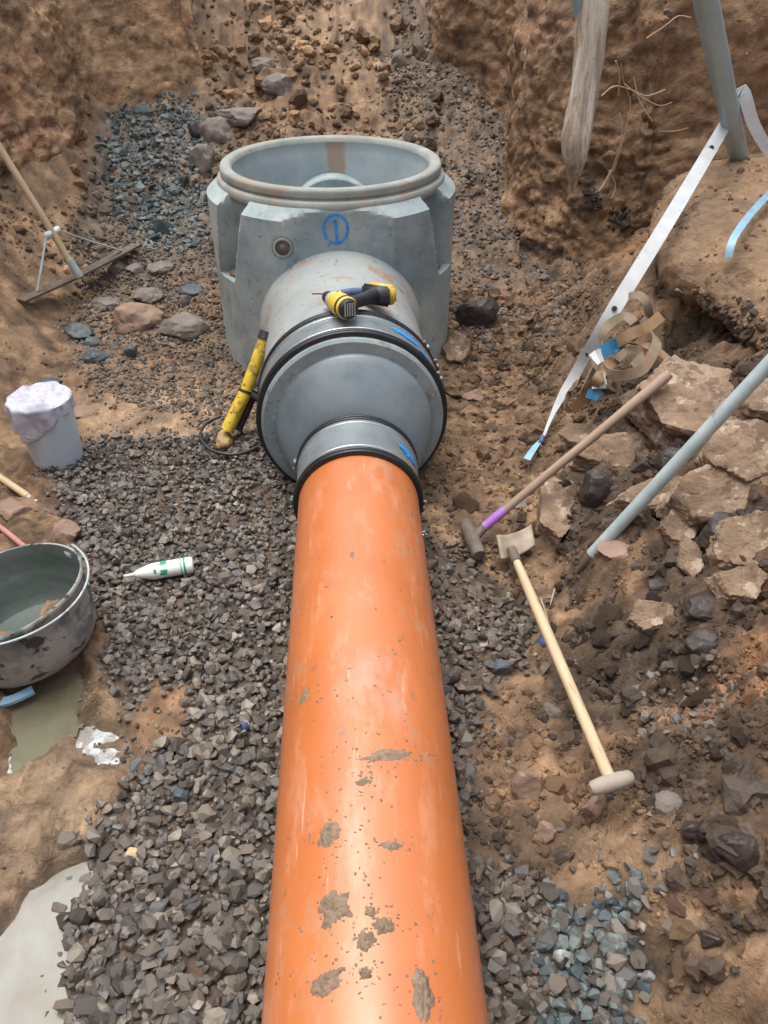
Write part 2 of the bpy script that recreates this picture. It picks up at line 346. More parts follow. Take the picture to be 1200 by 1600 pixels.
def slabmesh(seed, dims):
    r = random.Random(seed); bm = bmesh.new(); bmesh.ops.create_icosphere(bm, subdivisions=5, radius=1)
    pl = [(Vector((r.uniform(-.1, .1), r.uniform(-.1, .1), 1)).normalized(), .5), (Vector((r.uniform(-.3, .3), r.uniform(-.3, .3), 1)).normalized(), .56), (Vector((0, 0, -1)), .6)]
    k = r.randint(5, 7); a0 = r.random()*6
    for i in range(k):
        a = a0+2*math.pi*i/k+r.uniform(-.35, .35); pl.append((Vector((math.cos(a), math.sin(a), r.uniform(-.25, .35))).normalized(), r.uniform(.62, .95)))
    for v in bm.verts:
        d = v.co.normalized(); q = 1.25
        for n, h in pl:
            e = d.dot(n)
            if e > .05: q = min(q, h/e)
        o = Vector((seed*3.1, seed*1.7, 0)); p = d*q
        f = mnoise.fractal(p*2.6+o, .7, 2.1, 6)*.10; w_ = p.z*.9+mnoise.noise(p*1.1+o)*.6; t_ = (math.floor(w_*5)+min(1, (w_*5-math.floor(w_*5))*4))/5
        cr_ = abs(mnoise.noise(p*1.9+o*2)); q *= 1+f+.12*(t_-w_)-.07*max(0, 1-cr_/.06)
        v.co = Vector((d.x*q*dims[0], d.y*q*dims[1], d.z*q*dims[2]))
    me = bpy.data.meshes.new('slab'); bm.to_mesh(me); bm.free(); return me

# ------------------------------------------------------------------ the ground: height function and soil zones
Z_GR = dict(
 main=wpoly([(170, 690), (300, 680), (470, 690), (600, 760), (620, 1700), (60, 1700), (85, 1600), (95, 1500), (95, 1440), (130, 1390), (150, 1330), (160, 1250), (205, 1215), (205, 1150), (150, 1060), (165, 980), (140, 900), (110, 850), (70, 780), (75, 720)]),
 patch=wpoly([(215, 1085), (290, 1090), (310, 1130), (270, 1180), (225, 1200), (190, 1150)]),
 rstrip=wpoly([(600, 760), (690, 850), (780, 895), (830, 930), (820, 1010), (850, 1060), (790, 1080), (745, 1110), (720, 1200), (690, 1300), (600, 1300)]),
 rlow=wpoly([(700, 1310), (800, 1360), (880, 1400), (970, 1400), (1010, 1470), (1030, 1540), (990, 1600), (980, 1720), (600, 1720), (600, 1310)]),
 pebb=wpoly([(1010, 1050), (1090, 1050), (1110, 1130), (1080, 1180), (1030, 1140)], .25),
 fineL=wpoly([(140, 440), (330, 420), (420, 560), (470, 700), (330, 650), (150, 610), (110, 560)], .1),
)
Z_PUD = dict(
 milk=wpoly([(150, 1340), (140, 1400), (108, 1440), (112, 1500), (100, 1560), (105, 1680), (-90, 1700), (-60, 1560), (10, 1470), (50, 1400), (100, 1365)], 0),
 green=wpoly([(120, 1050), (135, 1090), (110, 1130), (75, 1180), (40, 1200), (30, 1150), (20, 1090), (60, 1060)], 0),
 skyglare=wpoly([(110, 1130), (150, 1125), (190, 1150), (212, 1190), (195, 1210), (150, 1195), (118, 1165)], 0),  # sky reflection on thin water, painted pale; next outline likewise
 white=wpoly([(15, 1175), (50, 1160), (48, 1185), (25, 1212), (5, 1212), (0, 1190)], 0),
 cup=wpoly([(130, 870), (165, 880), (160, 935), (140, 960), (125, 920)], 0),
 right=wpoly([(930, 1300), (1010, 1340), (1050, 1400), (1010, 1420), (950, 1370)], .05),
)
BACKY = [-4, 4, 4.7, 5.4, 6, 6.8, 7.5, 8.2, 10]; BACKZ = [.02, .03, .12, .3, .57, .92, 1.3, 1.75, 2.6]
def masks(x, y):
    wx = x+.05*fbm(x, y, 0, 5, 3, 51); wy = y+.05*fbm(x, y, 0, 5, 3, 61)
    M = {k: sdpoly(wx, wy, P) for k, P in Z_GR.items()}
    px = x+.022*fbm(x, y, 0, 9, 3, 71); py = y+.022*fbm(x, y, 0, 9, 3, 81)
    M.update({k: sdpoly(px, py, P) for k, P in Z_PUD.items()})
    M['gravel'] = np.maximum.reduce([np.minimum(M['main'], -M['patch']), M['rstrip'], M['rlow']])
    return M
def footR(y): return np.interp(y, [-3, 1, 2.4, 3.4, 4.2, 5, 6], [.62, .66, .74, .95, 1.1, 1.25, 1.5])
def gz(x, y, M=None, fine=True):
    x = np.asarray(x, float); y = np.asarray(y, float)
    if M is None: M = masks(x, y)
    z = np.interp(y, BACKY, BACKZ)
    z = z+np.where(y > 4.6, -.12*sstep(.3, -.9, x)*sstep(4.6, 6, y)*0, 0)
    q = x-footR(y)+.10*fbm(x, y, 0, 1.7, 3, 5)
    heap = np.where(q > 0, np.minimum(.72*q+.02*np.sqrt(np.maximum(q, 0)), .62+.12*q), 0)*(1-.5*sstep(4.4, 5.4, y))
    z = z+heap
    z = z+.85*np.clip(-1.78-x, 0, 3)*sstep(2.8, 4.4, y)          # soil banked against the left wall
    soil = sstep(.02, -.05, M['gravel'])
    am = 1-sstep(-.02, .02, M['gravel'])
    z = z+soil*(.022*fbm(x, y, 0, 2.6, 3, 21)+.012*ridge(x, y, 0, 7, 3, 22))+.008*fbm(x, y, 0, 4, 2, 23)
    rough = sstep(-.05, .3, q)
    z = z+rough*(.075*fbm(x, y, 0, 3.2, 4, 31)+.035*ridge(x, y, 0, 6, 4, 33))
    z = z+sstep(5.2, 6.5, y)*(.05*fbm(x, y, 0, 2.5, 4, 41)+.03*ridge(x, y, 0, 6, 3, 43))
    if fine: z = z+am*.007*fbm(x, y, 0, 26, 3, 24)
    z = z+.035*sstep(0, .1, M['main'])*sstep(.9, .35, np.abs(x)) + .03*sstep(0, .08, M['rstrip'])+.02*sstep(0, .08, M['rlow'])
    for k, dz in (('milk', .045), ('green', .04), ('skyglare', .03), ('white', .035), ('cup', .03)):
        z = z-(z+.0*x+dz*.6)*sstep(-.05, .03, M[k])
    z = z-.03*sstep(-.03, .05, M['right'])
    pu = np.maximum.reduce([M['milk'], M['green'], M['skyglare'], M['white']])
    z = z+.011*sstep(-.04, .0, np.maximum(M['skyglare'], M['white']))*fbm(x, y, 0, 28, 3, 87)
    z = np.where(pu < 0, np.maximum(z, .014*sstep(0, -.03, pu)), z)
    return z
def hit(u, v):
    d = ray(u, v); t = np.linspace(1.0, 9.5, 900); X, Y, Zr = CAM.x+d.x*t, CAM.y+d.y*t, CAM.z+d.z*t
    g = gz(X, Y, fine=False); i = int(np.argmax(Zr < g)); i = i if Zr[i] < g[i] else 899
    return Vector((X[i], Y[i], float(g[i])))
def gz1(x, y): return float(gz(np.array([x]), np.array([y]), fine=False)[0])

def axis(segs):
    out = []
    for a, b, s in segs: out.append(np.arange(a, b-1e-6, s))
    return np.concatenate(out+[[segs[-1][1]]])
ax = axis([(-3.6, -2.5, .06), (-2.5, 1.95, .0105), (1.95, 3.6, .06)]); ay = axis([(-3.5, .4, .06), (.4, 3.2, .0095), (3.2, 4.9, .013), (4.9, 7.4, .02), (7.4, 9.8, .045)])
GX, GY = np.meshgrid(ax, ay, indexing='ij'); gx, gy = GX.ravel(), GY.ravel()
Mk = masks(gx, gy); gzv = gz(gx, gy, Mk)
q = gx-footR(gy); n1 = fbm(gx, gy, 0, 1.6, 8, 91, .6)*.5+.5; n2 = fbm(gx, gy, 0, 4, 7, 95, .62)
PU = np.maximum.reduce([Mk[k] for k in Z_PUD]); dry = sstep(.03, -.03, Mk['gravel'])*sstep(.0, -.06, PU)
crumbly = dry*(.25+.75*sstep(.35, .8, gx))*(.35+.65*sstep(-.4, .4, fbm(gx, gy, 0, 2.1, 3, 77)))
wx_, wy_ = gx+.012*fbm(gx, gy, 0, 18, 2, 3), gy+.012*fbm(gx, gy, 0, 18, 2, 4)
gzv = gzv+crumbly*(.055*(.6-worley(wx_, wy_, 0, 12, 1))+.028*(.6-worley(wx_, wy_, 0, 27, 5))+.010*(.6-worley(wx_, wy_, 0, 60, 9))*(gy < 4.5))
gzv = gzv-dry*sstep(-.6, -1.0, gx)*.026*np.exp(-np.abs(fbm(gx, gy, 0, 6, 4, 83))/.07)*(gy < 3.4)+dry*sstep(-.6, -1.0, gx)*(.032*ridge(gx, gy, 0, 7, 4, 85)+.03*(.5-worley(wx_, wy_, 0, 9, 13))*sstep(-.2, .3, n1-.5))*(gy < 3.4)
def C(c): return np.array(c)[None, :]
def blend(c, k, t): k = np.clip(k, 0, 1)[:, None]; return c*(1-k)+C(t)*k
soil = C((.182, .121, .074))*np.ones((len(gx), 1))
soil = blend(soil, sstep(.3, .8, n1), (.24, .166, .103))
soil = blend(soil, sstep(.1, .7, n2)*.6, (.115, .073, .048))
soil = blend(soil, sstep(-.2, .0, -np.abs(gx-1.0)+.35)*sstep(2.7, 3.3, gy)*.6, (.13, .088, .058))
sandL = sdpoly(gx, gy, wpoly([(110, 620), (330, 615), (400, 640), (330, 700), (200, 700), (120, 660)], .05))
soil = blend(soil, sstep(-.1, .1, sandL+.05*n2), (.30, .215, .148))
mudL = sdpoly(gx, gy, wpoly([(0, 1200), (160, 1180), (160, 1340), (0, 1500), (-300, 1400)], .0))
soil = blend(soil, sstep(-.1, .05, mudL), (.235, .175, .118))
sandR = sdpoly(gx, gy, wpoly([(890, 1290), (980, 1290), (1080, 1440), (1200, 1600), (1010, 1600), (950, 1420)], .04))
soil = blend(soil, sstep(-.1, .1, sandR+.06*n2)*.9, (.235, .165, .105))
DK = [wpoly(P_, z) for P_, z in (([(1000, 1130), (1110, 1160), (1200, 1200), (1200, 1420), (1130, 1400), (1130, 1480), (1085, 1480), (1060, 1360), (1010, 1290), (960, 1220)], .25),
 ([(880, 940), (960, 900), (1100, 870), (1200, 900), (1190, 1000), (1110, 1060), (1010, 1050), (930, 1090), (880, 1030)], .3), ([(700, 1250), (800, 1240), (840, 1330), (860, 1400), (760, 1390), (700, 1340)], .05), ([(860, 740), (960, 610), (1080, 570), (1210, 660), (1210, 900), (1040, 900), (900, 870)], .3))]  # last outline: shade in the gaps between slabs, put into the soil colour
def darkz(x, y):
    wx = x+.04*fbm(x, y, 0, 6, 3, 53); wy = y+.04*fbm(x, y, 0, 6, 3, 63); return sstep(-.03, .03, np.maximum.reduce([sdpoly(wx, wy, P_) for P_ in DK])+.07*fbm(x, y, 0, 15, 4, 67))
sandR2 = sdpoly(gx, gy, wpoly([(760, 900), (850, 940), (870, 1100), (930, 1220), (760, 1280), (740, 1150), (800, 1050)], .05))
soil = blend(soil, sstep(-.12, .1, sandR2+.06*n2)*.6, (.22, .147, .089))
soil = blend(soil, sstep(.05, .45, q)*sstep(.1, .35, fbm(gx, gy, 0, 2.4, 7, 97, .62))*.85*sstep(3.3, 2.6, gy), (.06, .043, .03))
soil = blend(soil, sstep(.18, .5, q)*sstep(.15, .45, fbm(gx, gy, 0, 3.4, 7, 99, .62)), (.25, .14, .075))
soil = blend(soil, darkz(gx, gy)*.75, (.05, .036, .025))
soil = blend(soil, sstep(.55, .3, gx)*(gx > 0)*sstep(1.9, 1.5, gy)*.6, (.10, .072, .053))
soil = blend(soil, sstep(-.02, .03, Mk['gravel'])*(.75+.25*sstep(-.3, .1, -n2)), (.062, .048, .038))
soil = blend(soil, sstep(-.04, .05, Mk['patch']), (.23, .145, .085))
soil = blend(soil, sstep(4.8, 5.6, gy)*(gx > -1.9)*sstep(-.75, -1.0, gx)*sstep(7.0, 6.6, gy+.2*n2)*.7, (.10, .092, .08))
soil = blend(soil, sstep(4.8, 5.5, gy)*(gx > .3)*(gx < 1.3)*.5, (.12, .095, .075))
for k in ('milk', 'green', 'skyglare', 'cup'): soil = blend(soil, sstep(-.05, 0, Mk[k])*.6, (.13, .105, .08))
soil = blend(soil, crumbly*sstep(.55, .85, worley(wx_, wy_, 0, 14, 1))*.6, (.09, .06, .042))
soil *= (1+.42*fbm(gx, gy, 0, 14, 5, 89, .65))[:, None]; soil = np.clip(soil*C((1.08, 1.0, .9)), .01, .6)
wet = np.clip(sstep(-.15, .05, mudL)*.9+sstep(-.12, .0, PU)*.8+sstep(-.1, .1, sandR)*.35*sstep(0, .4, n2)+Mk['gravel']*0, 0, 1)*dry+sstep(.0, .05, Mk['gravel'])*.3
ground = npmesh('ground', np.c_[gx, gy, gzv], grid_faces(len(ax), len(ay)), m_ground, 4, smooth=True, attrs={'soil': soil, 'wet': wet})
NXG, NYG = len(ax), len(ay); SOIL3 = soil.reshape(NXG, NYG, 3)
def soilcol(x, y): return SOIL3[np.clip(np.searchsorted(ax, x), 0, NXG-1), np.clip(np.searchsorted(ay, y), 0, NYG-1)]
ground['kind'] = 'structure'

# ------------------------------------------------------------------ excavated walls (one continuous cut face) and the bank on the right
WPTS = []
def strip(name, path, prof, disp, m, dz=.017, ds=.018, corner=.12, colf=None):
    P = catmull([(*p, 0) for p in path], ds); P = np.array([p[:2] for p in P])
    for _ in range(5): P[1:-1] = (P[:-2]+2*P[1:-1]+P[2:])/4
    D = np.gradient(P, axis=0); D /= np.linalg.norm(D, axis=1)[:, None]; Nn = np.c_[-D[:, 1], D[:, 0]]   # outward = left of travel
    for _ in range(14): Nn[1:-1] = (Nn[:-2]+2*Nn[1:-1]+Nn[2:])/4
    prof = catmull([(a, b, 0) for a, b in prof], dz); pr = np.array([q[:2] for q in prof])
    nu, nv = len(P), len(pr)
    X = P[:, None, 0]+Nn[:, None, 0]*pr[None, :, 0]; Y = P[:, None, 1]+Nn[:, None, 1]*pr[None, :, 0]; Z = np.zeros((nu, 1))+pr[None, :, 1]
    T = np.gradient(pr, axis=0); T /= np.linalg.norm(T, axis=1)[:, None]; nh = -T[:, 1]; nz = T[:, 0]      # inward-facing normal (towards the pit / up)
    d = disp(X, Y, Z, P[:, None, 0]+0*Z, P[:, None, 1]+0*Z)
    X = X+d*nh[None, :]*Nn[:, None, 0]; Y = Y+d*nh[None, :]*Nn[:, None, 1]; Z = Z+d*nz[None, :]
    o = npmesh(name, np.c_[X.ravel(), Y.ravel(), Z.ravel()], grid_faces(nu, nv), m, 4, smooth=True, attrs={'soil': (colf or wallcol)(X.ravel(), Y.ravel(), Z.ravel())}); o['kind'] = 'structure'; WPTS.append((np.stack([X, Y, Z], -1), Nn)); return o
def wallcol(X, Y, Z):
    a = fbm(X, Y, Z*1.6, 1.5, 7, 601, .6); b = fbm(X, Y, Z*2, 4.5, 6, 611, .6); c = fbm(X, Y, Z, .8, 3, 621)
    c0 = C((.28, .19, .115))*np.ones((len(X), 1))
    c0 = blend(c0, sstep(-.1, .6, a), (.20, .125, .08)); c0 = blend(c0, sstep(.0, .7, c), (.34, .24, .155))
    c0 = blend(c0, sstep(.15, .7, b)*.7, (.12, .073, .042)); c0 = blend(c0, sstep(.2, .8, -b)*.5, (.36, .21, .11))
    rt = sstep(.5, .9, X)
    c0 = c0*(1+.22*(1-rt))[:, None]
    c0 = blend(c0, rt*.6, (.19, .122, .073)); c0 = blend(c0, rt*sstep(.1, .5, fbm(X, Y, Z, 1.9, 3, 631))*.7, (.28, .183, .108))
    dk = rt*sstep(.09, .0, np.abs(Z-.38-.06*fbm(X, Y, 0, 3, 2, 641)))*sstep(-.2, .2, fbm(X, Y, Z, 6, 3, 651))*(X > 1.2)
    c0 = blend(c0, dk*.9, (.035, .028, .024))
    return np.clip(c0*C((1.1, 1.0, .88))*(1+.38*fbm(X, Y, Z, 15, 4, 661, .65))[:, None], .01, .6)
def cracks(X, Y, Z, f, wd, s): return np.exp(-np.abs(fbm(X, Y, Z*1.7, f, 3, s))/wd)*sstep(-.1, .5, fbm(X, Y, Z, f*.45, 2, s+9))
def wdisp(X, Y, Z, PX, PY):
    d = .075*fbm(X, Y, Z, 1.2, 3, 201)+.035*fbm(X, Y, Z*1.3, 4, 3, 211)
    rough = .35+.65*sstep(-.4, .5, fbm(X, Y, Z, 1.3, 2, 231))
    sm = 1-.6*sstep(6.5, 6.8, PY)*sstep(-.9, -1.1, PX)                # the dug face at the back left is smoother
    d = d*sm
    d = d+rough*sm*(.045*(.55-worley(X+.03*fbm(X, Y, Z, 9, 2, 5), Y, Z*1.5, 5, 21))+.012*(.55-worley(X, Y+.02*fbm(X, Y, Z, 12, 2, 6), Z*1.3, 14, 25)))
    d = d+.014*fbm(X+Z*.5, Y+Z*.5, Z*.35, 17, 3, 273)*(1.2-rough)
    d = d-rough*sm*(.055*cracks(X, Y, Z, 3.2, .07, 261)+.028*cracks(X, Y, Z, 7, .09, 271))+.006*fbm(X, Y, Z, 24, 2, 241)
    d = d+rough*sm*.022*(np.abs(fbm(X, Y, Z*1.8, 9, 3, 281))-.4)-rough*sm*.02*np.exp(-np.abs(fbm(X, Y, Z*2, 15, 2, 291))/.12)
    bk = sstep(6.4, 6.8, PY)*sstep(-.9, -1.1, PX); d = d+bk*.012*np.abs(np.sin((PX+.25*PY+.02*fbm(X, Y, Z, 3, 2, 295))*26))*sstep(-.3, .4, fbm(PX, PY, Z, 1.5, 2, 297))
    lw = sstep(-1.75, -2.0, PX); cr = .85+.1*fbm(PX, PY, 0, 2.5, 2, 251)
    return d-lw*sstep(cr, cr-.04, Z)*.07+lw*np.exp(-((Z-cr-.08)/.07)**2)*.03
wall_path = [(-2.6, -3), (-2.6, 0), (-2.6, 3), (-2.48, 4.6), (-2.2, 5.7), (-1.93, 6.3), (-1.83, 6.74), (-1.72, 6.85), (-1.35, 6.93), (-1.1, 6.98), (-1.0, 7.08), (-1.05, 7.6), (-1.1, 8.9), (-.9, 9.3), (.4, 9.3), (.72, 8.9), (.62, 7.9), (.6, 7.4), (.75, 7.15), (1.02, 6.9), (1.06, 6.3), (1.06, 5.8), (1.2, 5.4), (1.36, 5.05), (1.55, 4.84), (1.8, 4.74), (2.2, 4.8), (3.3, 4.7), (3.6, 3.6), (3.7, 0), (3.7, -3)]
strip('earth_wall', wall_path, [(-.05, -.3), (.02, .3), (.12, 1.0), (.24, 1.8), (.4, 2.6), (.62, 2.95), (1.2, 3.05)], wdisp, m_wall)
bank_path = [(2.3, 5.1), (1.98, 4.78), (1.78, 4.5), (1.64, 4.1), (1.58, 3.65), (1.68, 3.1), (1.86, 2.4), (1.9, 1.4), (1.9, -3)]
def bdisp(X, Y, Z, PX, PY):
    low = sstep(.8, .68, Z); r = .35+.65*low
    return .06*fbm(X, Y, Z, 1.9, 3, 301)+.03*fbm(X, Y, Z, 5, 3, 311)+r*(.06*(.55-worley(X+.03*fbm(X, Y, Z, 9, 2, 5), Y, Z*1.5, 5, 31))+.02*(.55-worley(X, Y, Z, 16, 35)))-r*.04*cracks(X, Y, Z, 5, .07, 321)+.007*fbm(X, Y, Z, 26, 2, 331)
def bankcol(X, Y, Z):
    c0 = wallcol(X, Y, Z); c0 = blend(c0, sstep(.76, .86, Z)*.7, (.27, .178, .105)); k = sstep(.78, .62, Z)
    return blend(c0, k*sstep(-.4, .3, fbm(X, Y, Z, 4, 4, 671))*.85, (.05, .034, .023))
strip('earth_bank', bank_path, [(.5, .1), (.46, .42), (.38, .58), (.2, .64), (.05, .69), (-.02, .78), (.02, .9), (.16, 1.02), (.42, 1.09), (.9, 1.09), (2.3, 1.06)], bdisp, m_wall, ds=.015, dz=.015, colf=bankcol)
# surrounding ground level above the pit, closing the far ends
f = []; V = []; R0 = [(-3.7, -3), (-3.7, 9.9), (4.6, 9.9), (4.6, -3)]; R1 = [(-120, -120), (-120, 120), (120, 120), (120, -120)]
V = [(a, b, 3.03) for a, b in R0]+[(a, b, 3.0) for a, b in R1]
field = mesh('surrounding_field', V, [(0, 1, 5, 4), (1, 2, 6, 5), (2, 3, 7, 6), (3, 0, 4, 7)], m_field, smooth=False); field['kind'] = 'structure'
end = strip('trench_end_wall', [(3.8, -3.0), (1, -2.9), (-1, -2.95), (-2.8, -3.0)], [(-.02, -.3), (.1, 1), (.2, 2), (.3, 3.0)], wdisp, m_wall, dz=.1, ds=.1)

# ------------------------------------------------------------------ water
def sheet(name, key, z, m, grow=.05, kind='structure'):
    P = Z_PUD[key]; xs = [p[0] for p in P]; ys = [p[1] for p in P]
    a = np.arange(min(xs)-.15, max(xs)+.15, .012); b = np.arange(max(min(ys)-.15, .2), max(ys)+.15, .012)
    A, B = np.meshgrid(a, b, indexing='ij'); k = sdpoly(A.ravel()+.022*fbm(A.ravel(), B.ravel(), 0, 9, 3, 71), B.ravel()+.022*fbm(A.ravel(), B.ravel(), 0, 9, 3, 81), P)
    F = grid_faces(len(a), len(b)); F = F[(k[F] > -grow).all(1)]
    u, inv = np.unique(F, return_inverse=True); V = np.c_[A.ravel()[u], B.ravel()[u], np.full(len(u), z)]
    o = npmesh(name, V, inv.reshape(F.shape), m, 4, smooth=True); o['kind'] = kind; return o
sheet('puddle', 'milk', .004, m_milk); sheet('puddle', 'green', .0, m_greenw); sheet('puddle', 'white', -.0125, m_skyrefl, .012)
sheet('puddle', 'cup', -.002, m_greenw); sheet('puddle', 'skyglare', -.012, m_skyrefl, .012)

# ------------------------------------------------------------------ scatter: gravel and clods
def hull(seed, n, flat=(1, .8, .6)):
    r = random.Random(seed); bm = bmesh.new()
    for i in range(n):
        d = Vector((r.gauss(0, 1), r.gauss(0, 1), r.gauss(0, 1))).normalized()*r.uniform(.85, 1.1); bm.verts.new((d.x*flat[0], d.y*flat[1], d.z*flat[2]))
    bmesh.ops.convex_hull(bm, input=bm.verts[:]); bmesh.ops.delete(bm, geom=[v for v in bm.verts if not v.link_faces], context='VERTS')
    bmesh.ops.triangulate(bm, faces=bm.faces[:]); bm.verts.index_update()
    me = bpy.data.meshes.new('stone'); bm.to_mesh(me); bm.free(); return me
def arr(me):
    v = np.empty(len(me.vertices)*3); me.vertices.foreach_get('co', v); t = np.array([p.vertices[:] for p in me.polygons]); return v.reshape(-1, 3), t
def crumb(seed):
    bm = bmesh.new(); bmesh.ops.create_icosphere(bm, subdivisions=2, radius=1); r = random.Random(seed)
    for v in bm.verts:
        d = v.co.copy(); o = Vector((seed*3.1, seed*1.3, 0)); n = mnoise.noise(d*1.3+o)*.5+abs(mnoise.noise(d*2.6+o))*.7-.25+r.uniform(-.09, .09); v.co = Vector((d.x, d.y*.85, d.z*.68))*(1+n)
    bmesh.ops.triangulate(bm, faces=bm.faces[:]); me = bpy.data.meshes.new('crumb'); bm.to_mesh(me); bm.free(); return me
HULLS = [hull(i, 13+i % 6, (1, random.uniform(.68, .95), random.uniform(.5, .8))) for i in range(16)]
CRUMBS = [hull(60+i, 24, (1, .85, .72)) for i in range(8)]; CRUMBS_BIG = [crumb(80+i) for i in range(8)]
def rotmats(n, tilt):
    a = RNG.uniform(0, 2*np.pi, n); ex = RNG.normal(0, tilt, n); ey = RNG.normal(0, tilt, n)
    ca, sa, cx, sx, cy, sy = np.cos(a), np.sin(a), np.cos(ex), np.sin(ex), np.cos(ey), np.sin(ey); o, l = np.zeros(n), np.ones(n)
    Rz = np.stack([ca, -sa, o, sa, ca, o, o, o, l], -1).reshape(-1, 3, 3); Rx = np.stack([l, o, o, o, cx, -sx, o, sx, cx], -1).reshape(-1, 3, 3)
    Ry = np.stack([cy, o, sy, o, l, o, -sy, o, cy], -1).reshape(-1, 3, 3); return Rz @ Rx @ Ry
def bake(name, P, size, R, bases, m, rnd, cols=None, smooth=False):
    arrs = [arr(b) for b in bases]; pick = RNG.integers(0, len(bases), len(P)); VV, TT, AA, CC, o = [], [], [], [], 0
    for k, (v, t) in enumerate(arrs):
        i = np.where(pick == k)[0]
        if not len(i): continue
        q = np.einsum('nij,vj->nvi', R[i], v)*size[i][:, None, None]+P[i][:, None, :]
        VV.append(q.reshape(-1, 3)); TT.append((t[None]+(np.arange(len(i))*len(v))[:, None, None]+o).reshape(-1, 3)); AA.append(np.repeat(rnd[i], len(v))); CC.append(np.repeat(cols[i], len(v), 0) if cols is not None else None); o += len(i)*len(v)
    ob = npmesh(name, np.concatenate(VV), np.concatenate(TT), m, 3, smooth=smooth, attrs={'rnd': np.concatenate(AA)} if cols is None else {'soil': np.concatenate(CC)}); ob['kind'] = 'stuff'
    return ob
def jit(x0, x1, y0, y1, s):
    a, b = np.meshgrid(np.arange(x0, x1, s), np.arange(y0, y1, s), indexing='ij'); a, b = a.ravel(), b.ravel()
    return a+RNG.uniform(-.5, .5, len(a))*s, b+RNG.uniform(-.5, .5, len(a))*s
def vis(x, y, z, mrg=60):
    u, v, d = proj(x, y, z); return (u > -mrg) & (u < 1200+mrg) & (v > -mrg) & (v < 1600+mrg) & (d > 0), d
def singles(P, size, R, bases, m, name, n, cols=None):              # the n stones that show largest become parts of the ground
    ok, d = vis(P[:, 0], P[:, 1], P[:, 2], -5)
    hid = (np.abs(P[:, 0]) < .235) & (P[:, 1] < 2.8)
    key = np.where(ok & ~hid, size/d, 0); idx = np.argsort(-key)[:n]
    ms = []
    for b in bases:
        c = b.copy(); c.name = name; c.materials.clear(); c.materials.append(m); ms.append(c)
    for j, i in enumerate(idx):
        o = bpy.data.objects.new(name, ms[j % len(ms)]); COL.objects.link(o); o.parent = ground
        o.matrix_world = Matrix.Translation(P[i]) @ Matrix(R[i].tolist()).to_4x4() @ Matrix.Scale(float(size[i]), 4)
        if cols is not None: o.color = (*[float(q) for q in cols[i]], 1)
    keep = np.ones(len(P), bool); keep[idx] = False; return keep
# main crushed stone bed
xs, ys, szs, lz = [], [], [], []
for lay, s in ((0, .028), (1, .030), (2, .042)):
    a, b = jit(-1.7, 1.4, .2, 4.4, s); k = masks(a, b)['gravel']; dens = sstep(-.06, .03, k+.035*fbm(a, b, 0, 6, 3, 401))*(1-.7*sstep(.25, .55, fbm(a, b, 0, 3.5, 4, 403))*(a > 0)*(b > 1.45)-.45*sstep(.3, .6, fbm(a, b, 0, 4.5, 4, 405))*(a < 0)*(b > 1.3))
    far = sstep(1.2, 3.6, b)
    inn = (RNG.random(len(a)) < dens*(1.0, .85, .5)[lay]) & (np.abs(a) < 9) & ~((np.abs(a) < .17) & (b < 2.9))
    a, b, far = a[inn], b[inn], far[inn]
    sz = RNG.lognormal(math.log(.0178), .40, len(a))*(1-.3*far); sz = np.where(RNG.random(len(a)) < .04, sz*1.5, sz)
    xs.append(a); ys.append(b); szs.append(np.clip(sz, .006, .034)); lz.append(np.full(len(a), (.0, .011, .02)[lay]))
X, Y, SZ, LZ = map(np.concatenate, (xs, ys, szs, lz)); P = np.c_[X, Y, gz(X, Y, fine=False)+LZ+RNG.uniform(-.003, .007, len(X))]
R = rotmats(len(X), .55); rnd = RNG.random(len(X))**1.0
keep = singles(P, SZ, R, HULLS, m_stone_o, 'stone', 300)
bl = (sdpoly(X, Y, wpoly([(860, 1390), (960, 1390), (1010, 1500), (1000, 1620), (880, 1640), (840, 1480)], .04)) > -.02+.05*vnoise(X*9, Y*9, 0, 5)) & keep
rb_ = (X > 0)&keep&~bl&(RNG.random(len(X)) < .75)
m_stone_b = mat('muddy_gravel_rock', [(.07, .052, .04), (.11, .082, .062), (.15, .11, .082), (.10, .085, .072), (.18, .135, .1)], 30, .75, .6, 130, src='rnd', bdist=.003)
bake('muddy_gravel', P[rb_], SZ[rb_], R[rb_], HULLS, m_stone_b, rnd[rb_])
k_ = keep & ~bl & ~rb_
bake('gravel', P[k_], SZ[k_], R[k_], HULLS, m_stone_s, rnd[k_])
bake('gravel', P[bl], SZ[bl]*1.05, R[bl], HULLS, m_blue_s, rnd[bl])
# finer brown-grey gravel round the manhole and behind it
def fine(zone, bbox, s, size, m, name='fine_gravel', tilt=.6, lift=0):
    a, b = jit(*bbox, s); k = zone(a, b); k = RNG.random(len(a)) < k; a, b = a[k], b[k]
    g = gz(a, b, fine=False); ok, d = vis(a, b, g); a, b, g = a[ok], b[ok], g[ok]
    sz = np.clip(RNG.lognormal(math.log(size), .35, len(a)), size*.4, size*2.6)
    bake(name, np.c_[a, b, g+RNG.uniform(0, .01, len(a))+lift], sz, rotmats(len(a), tilt), HULLS, m, RNG.random(len(a)))
n_ = lambda a, b, s: .04*fbm(a, b, 0, 5, 3, s)
fine(lambda a, b: sstep(-.08, .06, masks(a, b)['fineL']+n_(a, b, 5)), (-2.2, .2, 3.3, 5.6), .022, .0125, m_fine_s)
blue_zone = wpoly([(190, 200)], .9)
BZ = [tuple(hit(u, v)[:2]) for u, v in [(185, 172), (290, 160), (330, 205), (300, 260), (315, 330), (300, 385), (240, 410), (165, 330), (170, 260)]]
fine(lambda a, b: sstep(-.1, .08, sdpoly(a, b, BZ)+2*n_(a, b, 6))*.95, (-2.2, -.6, 4.6, 7.3), .028, .02, m_blue_s, 'bluish_gravel')
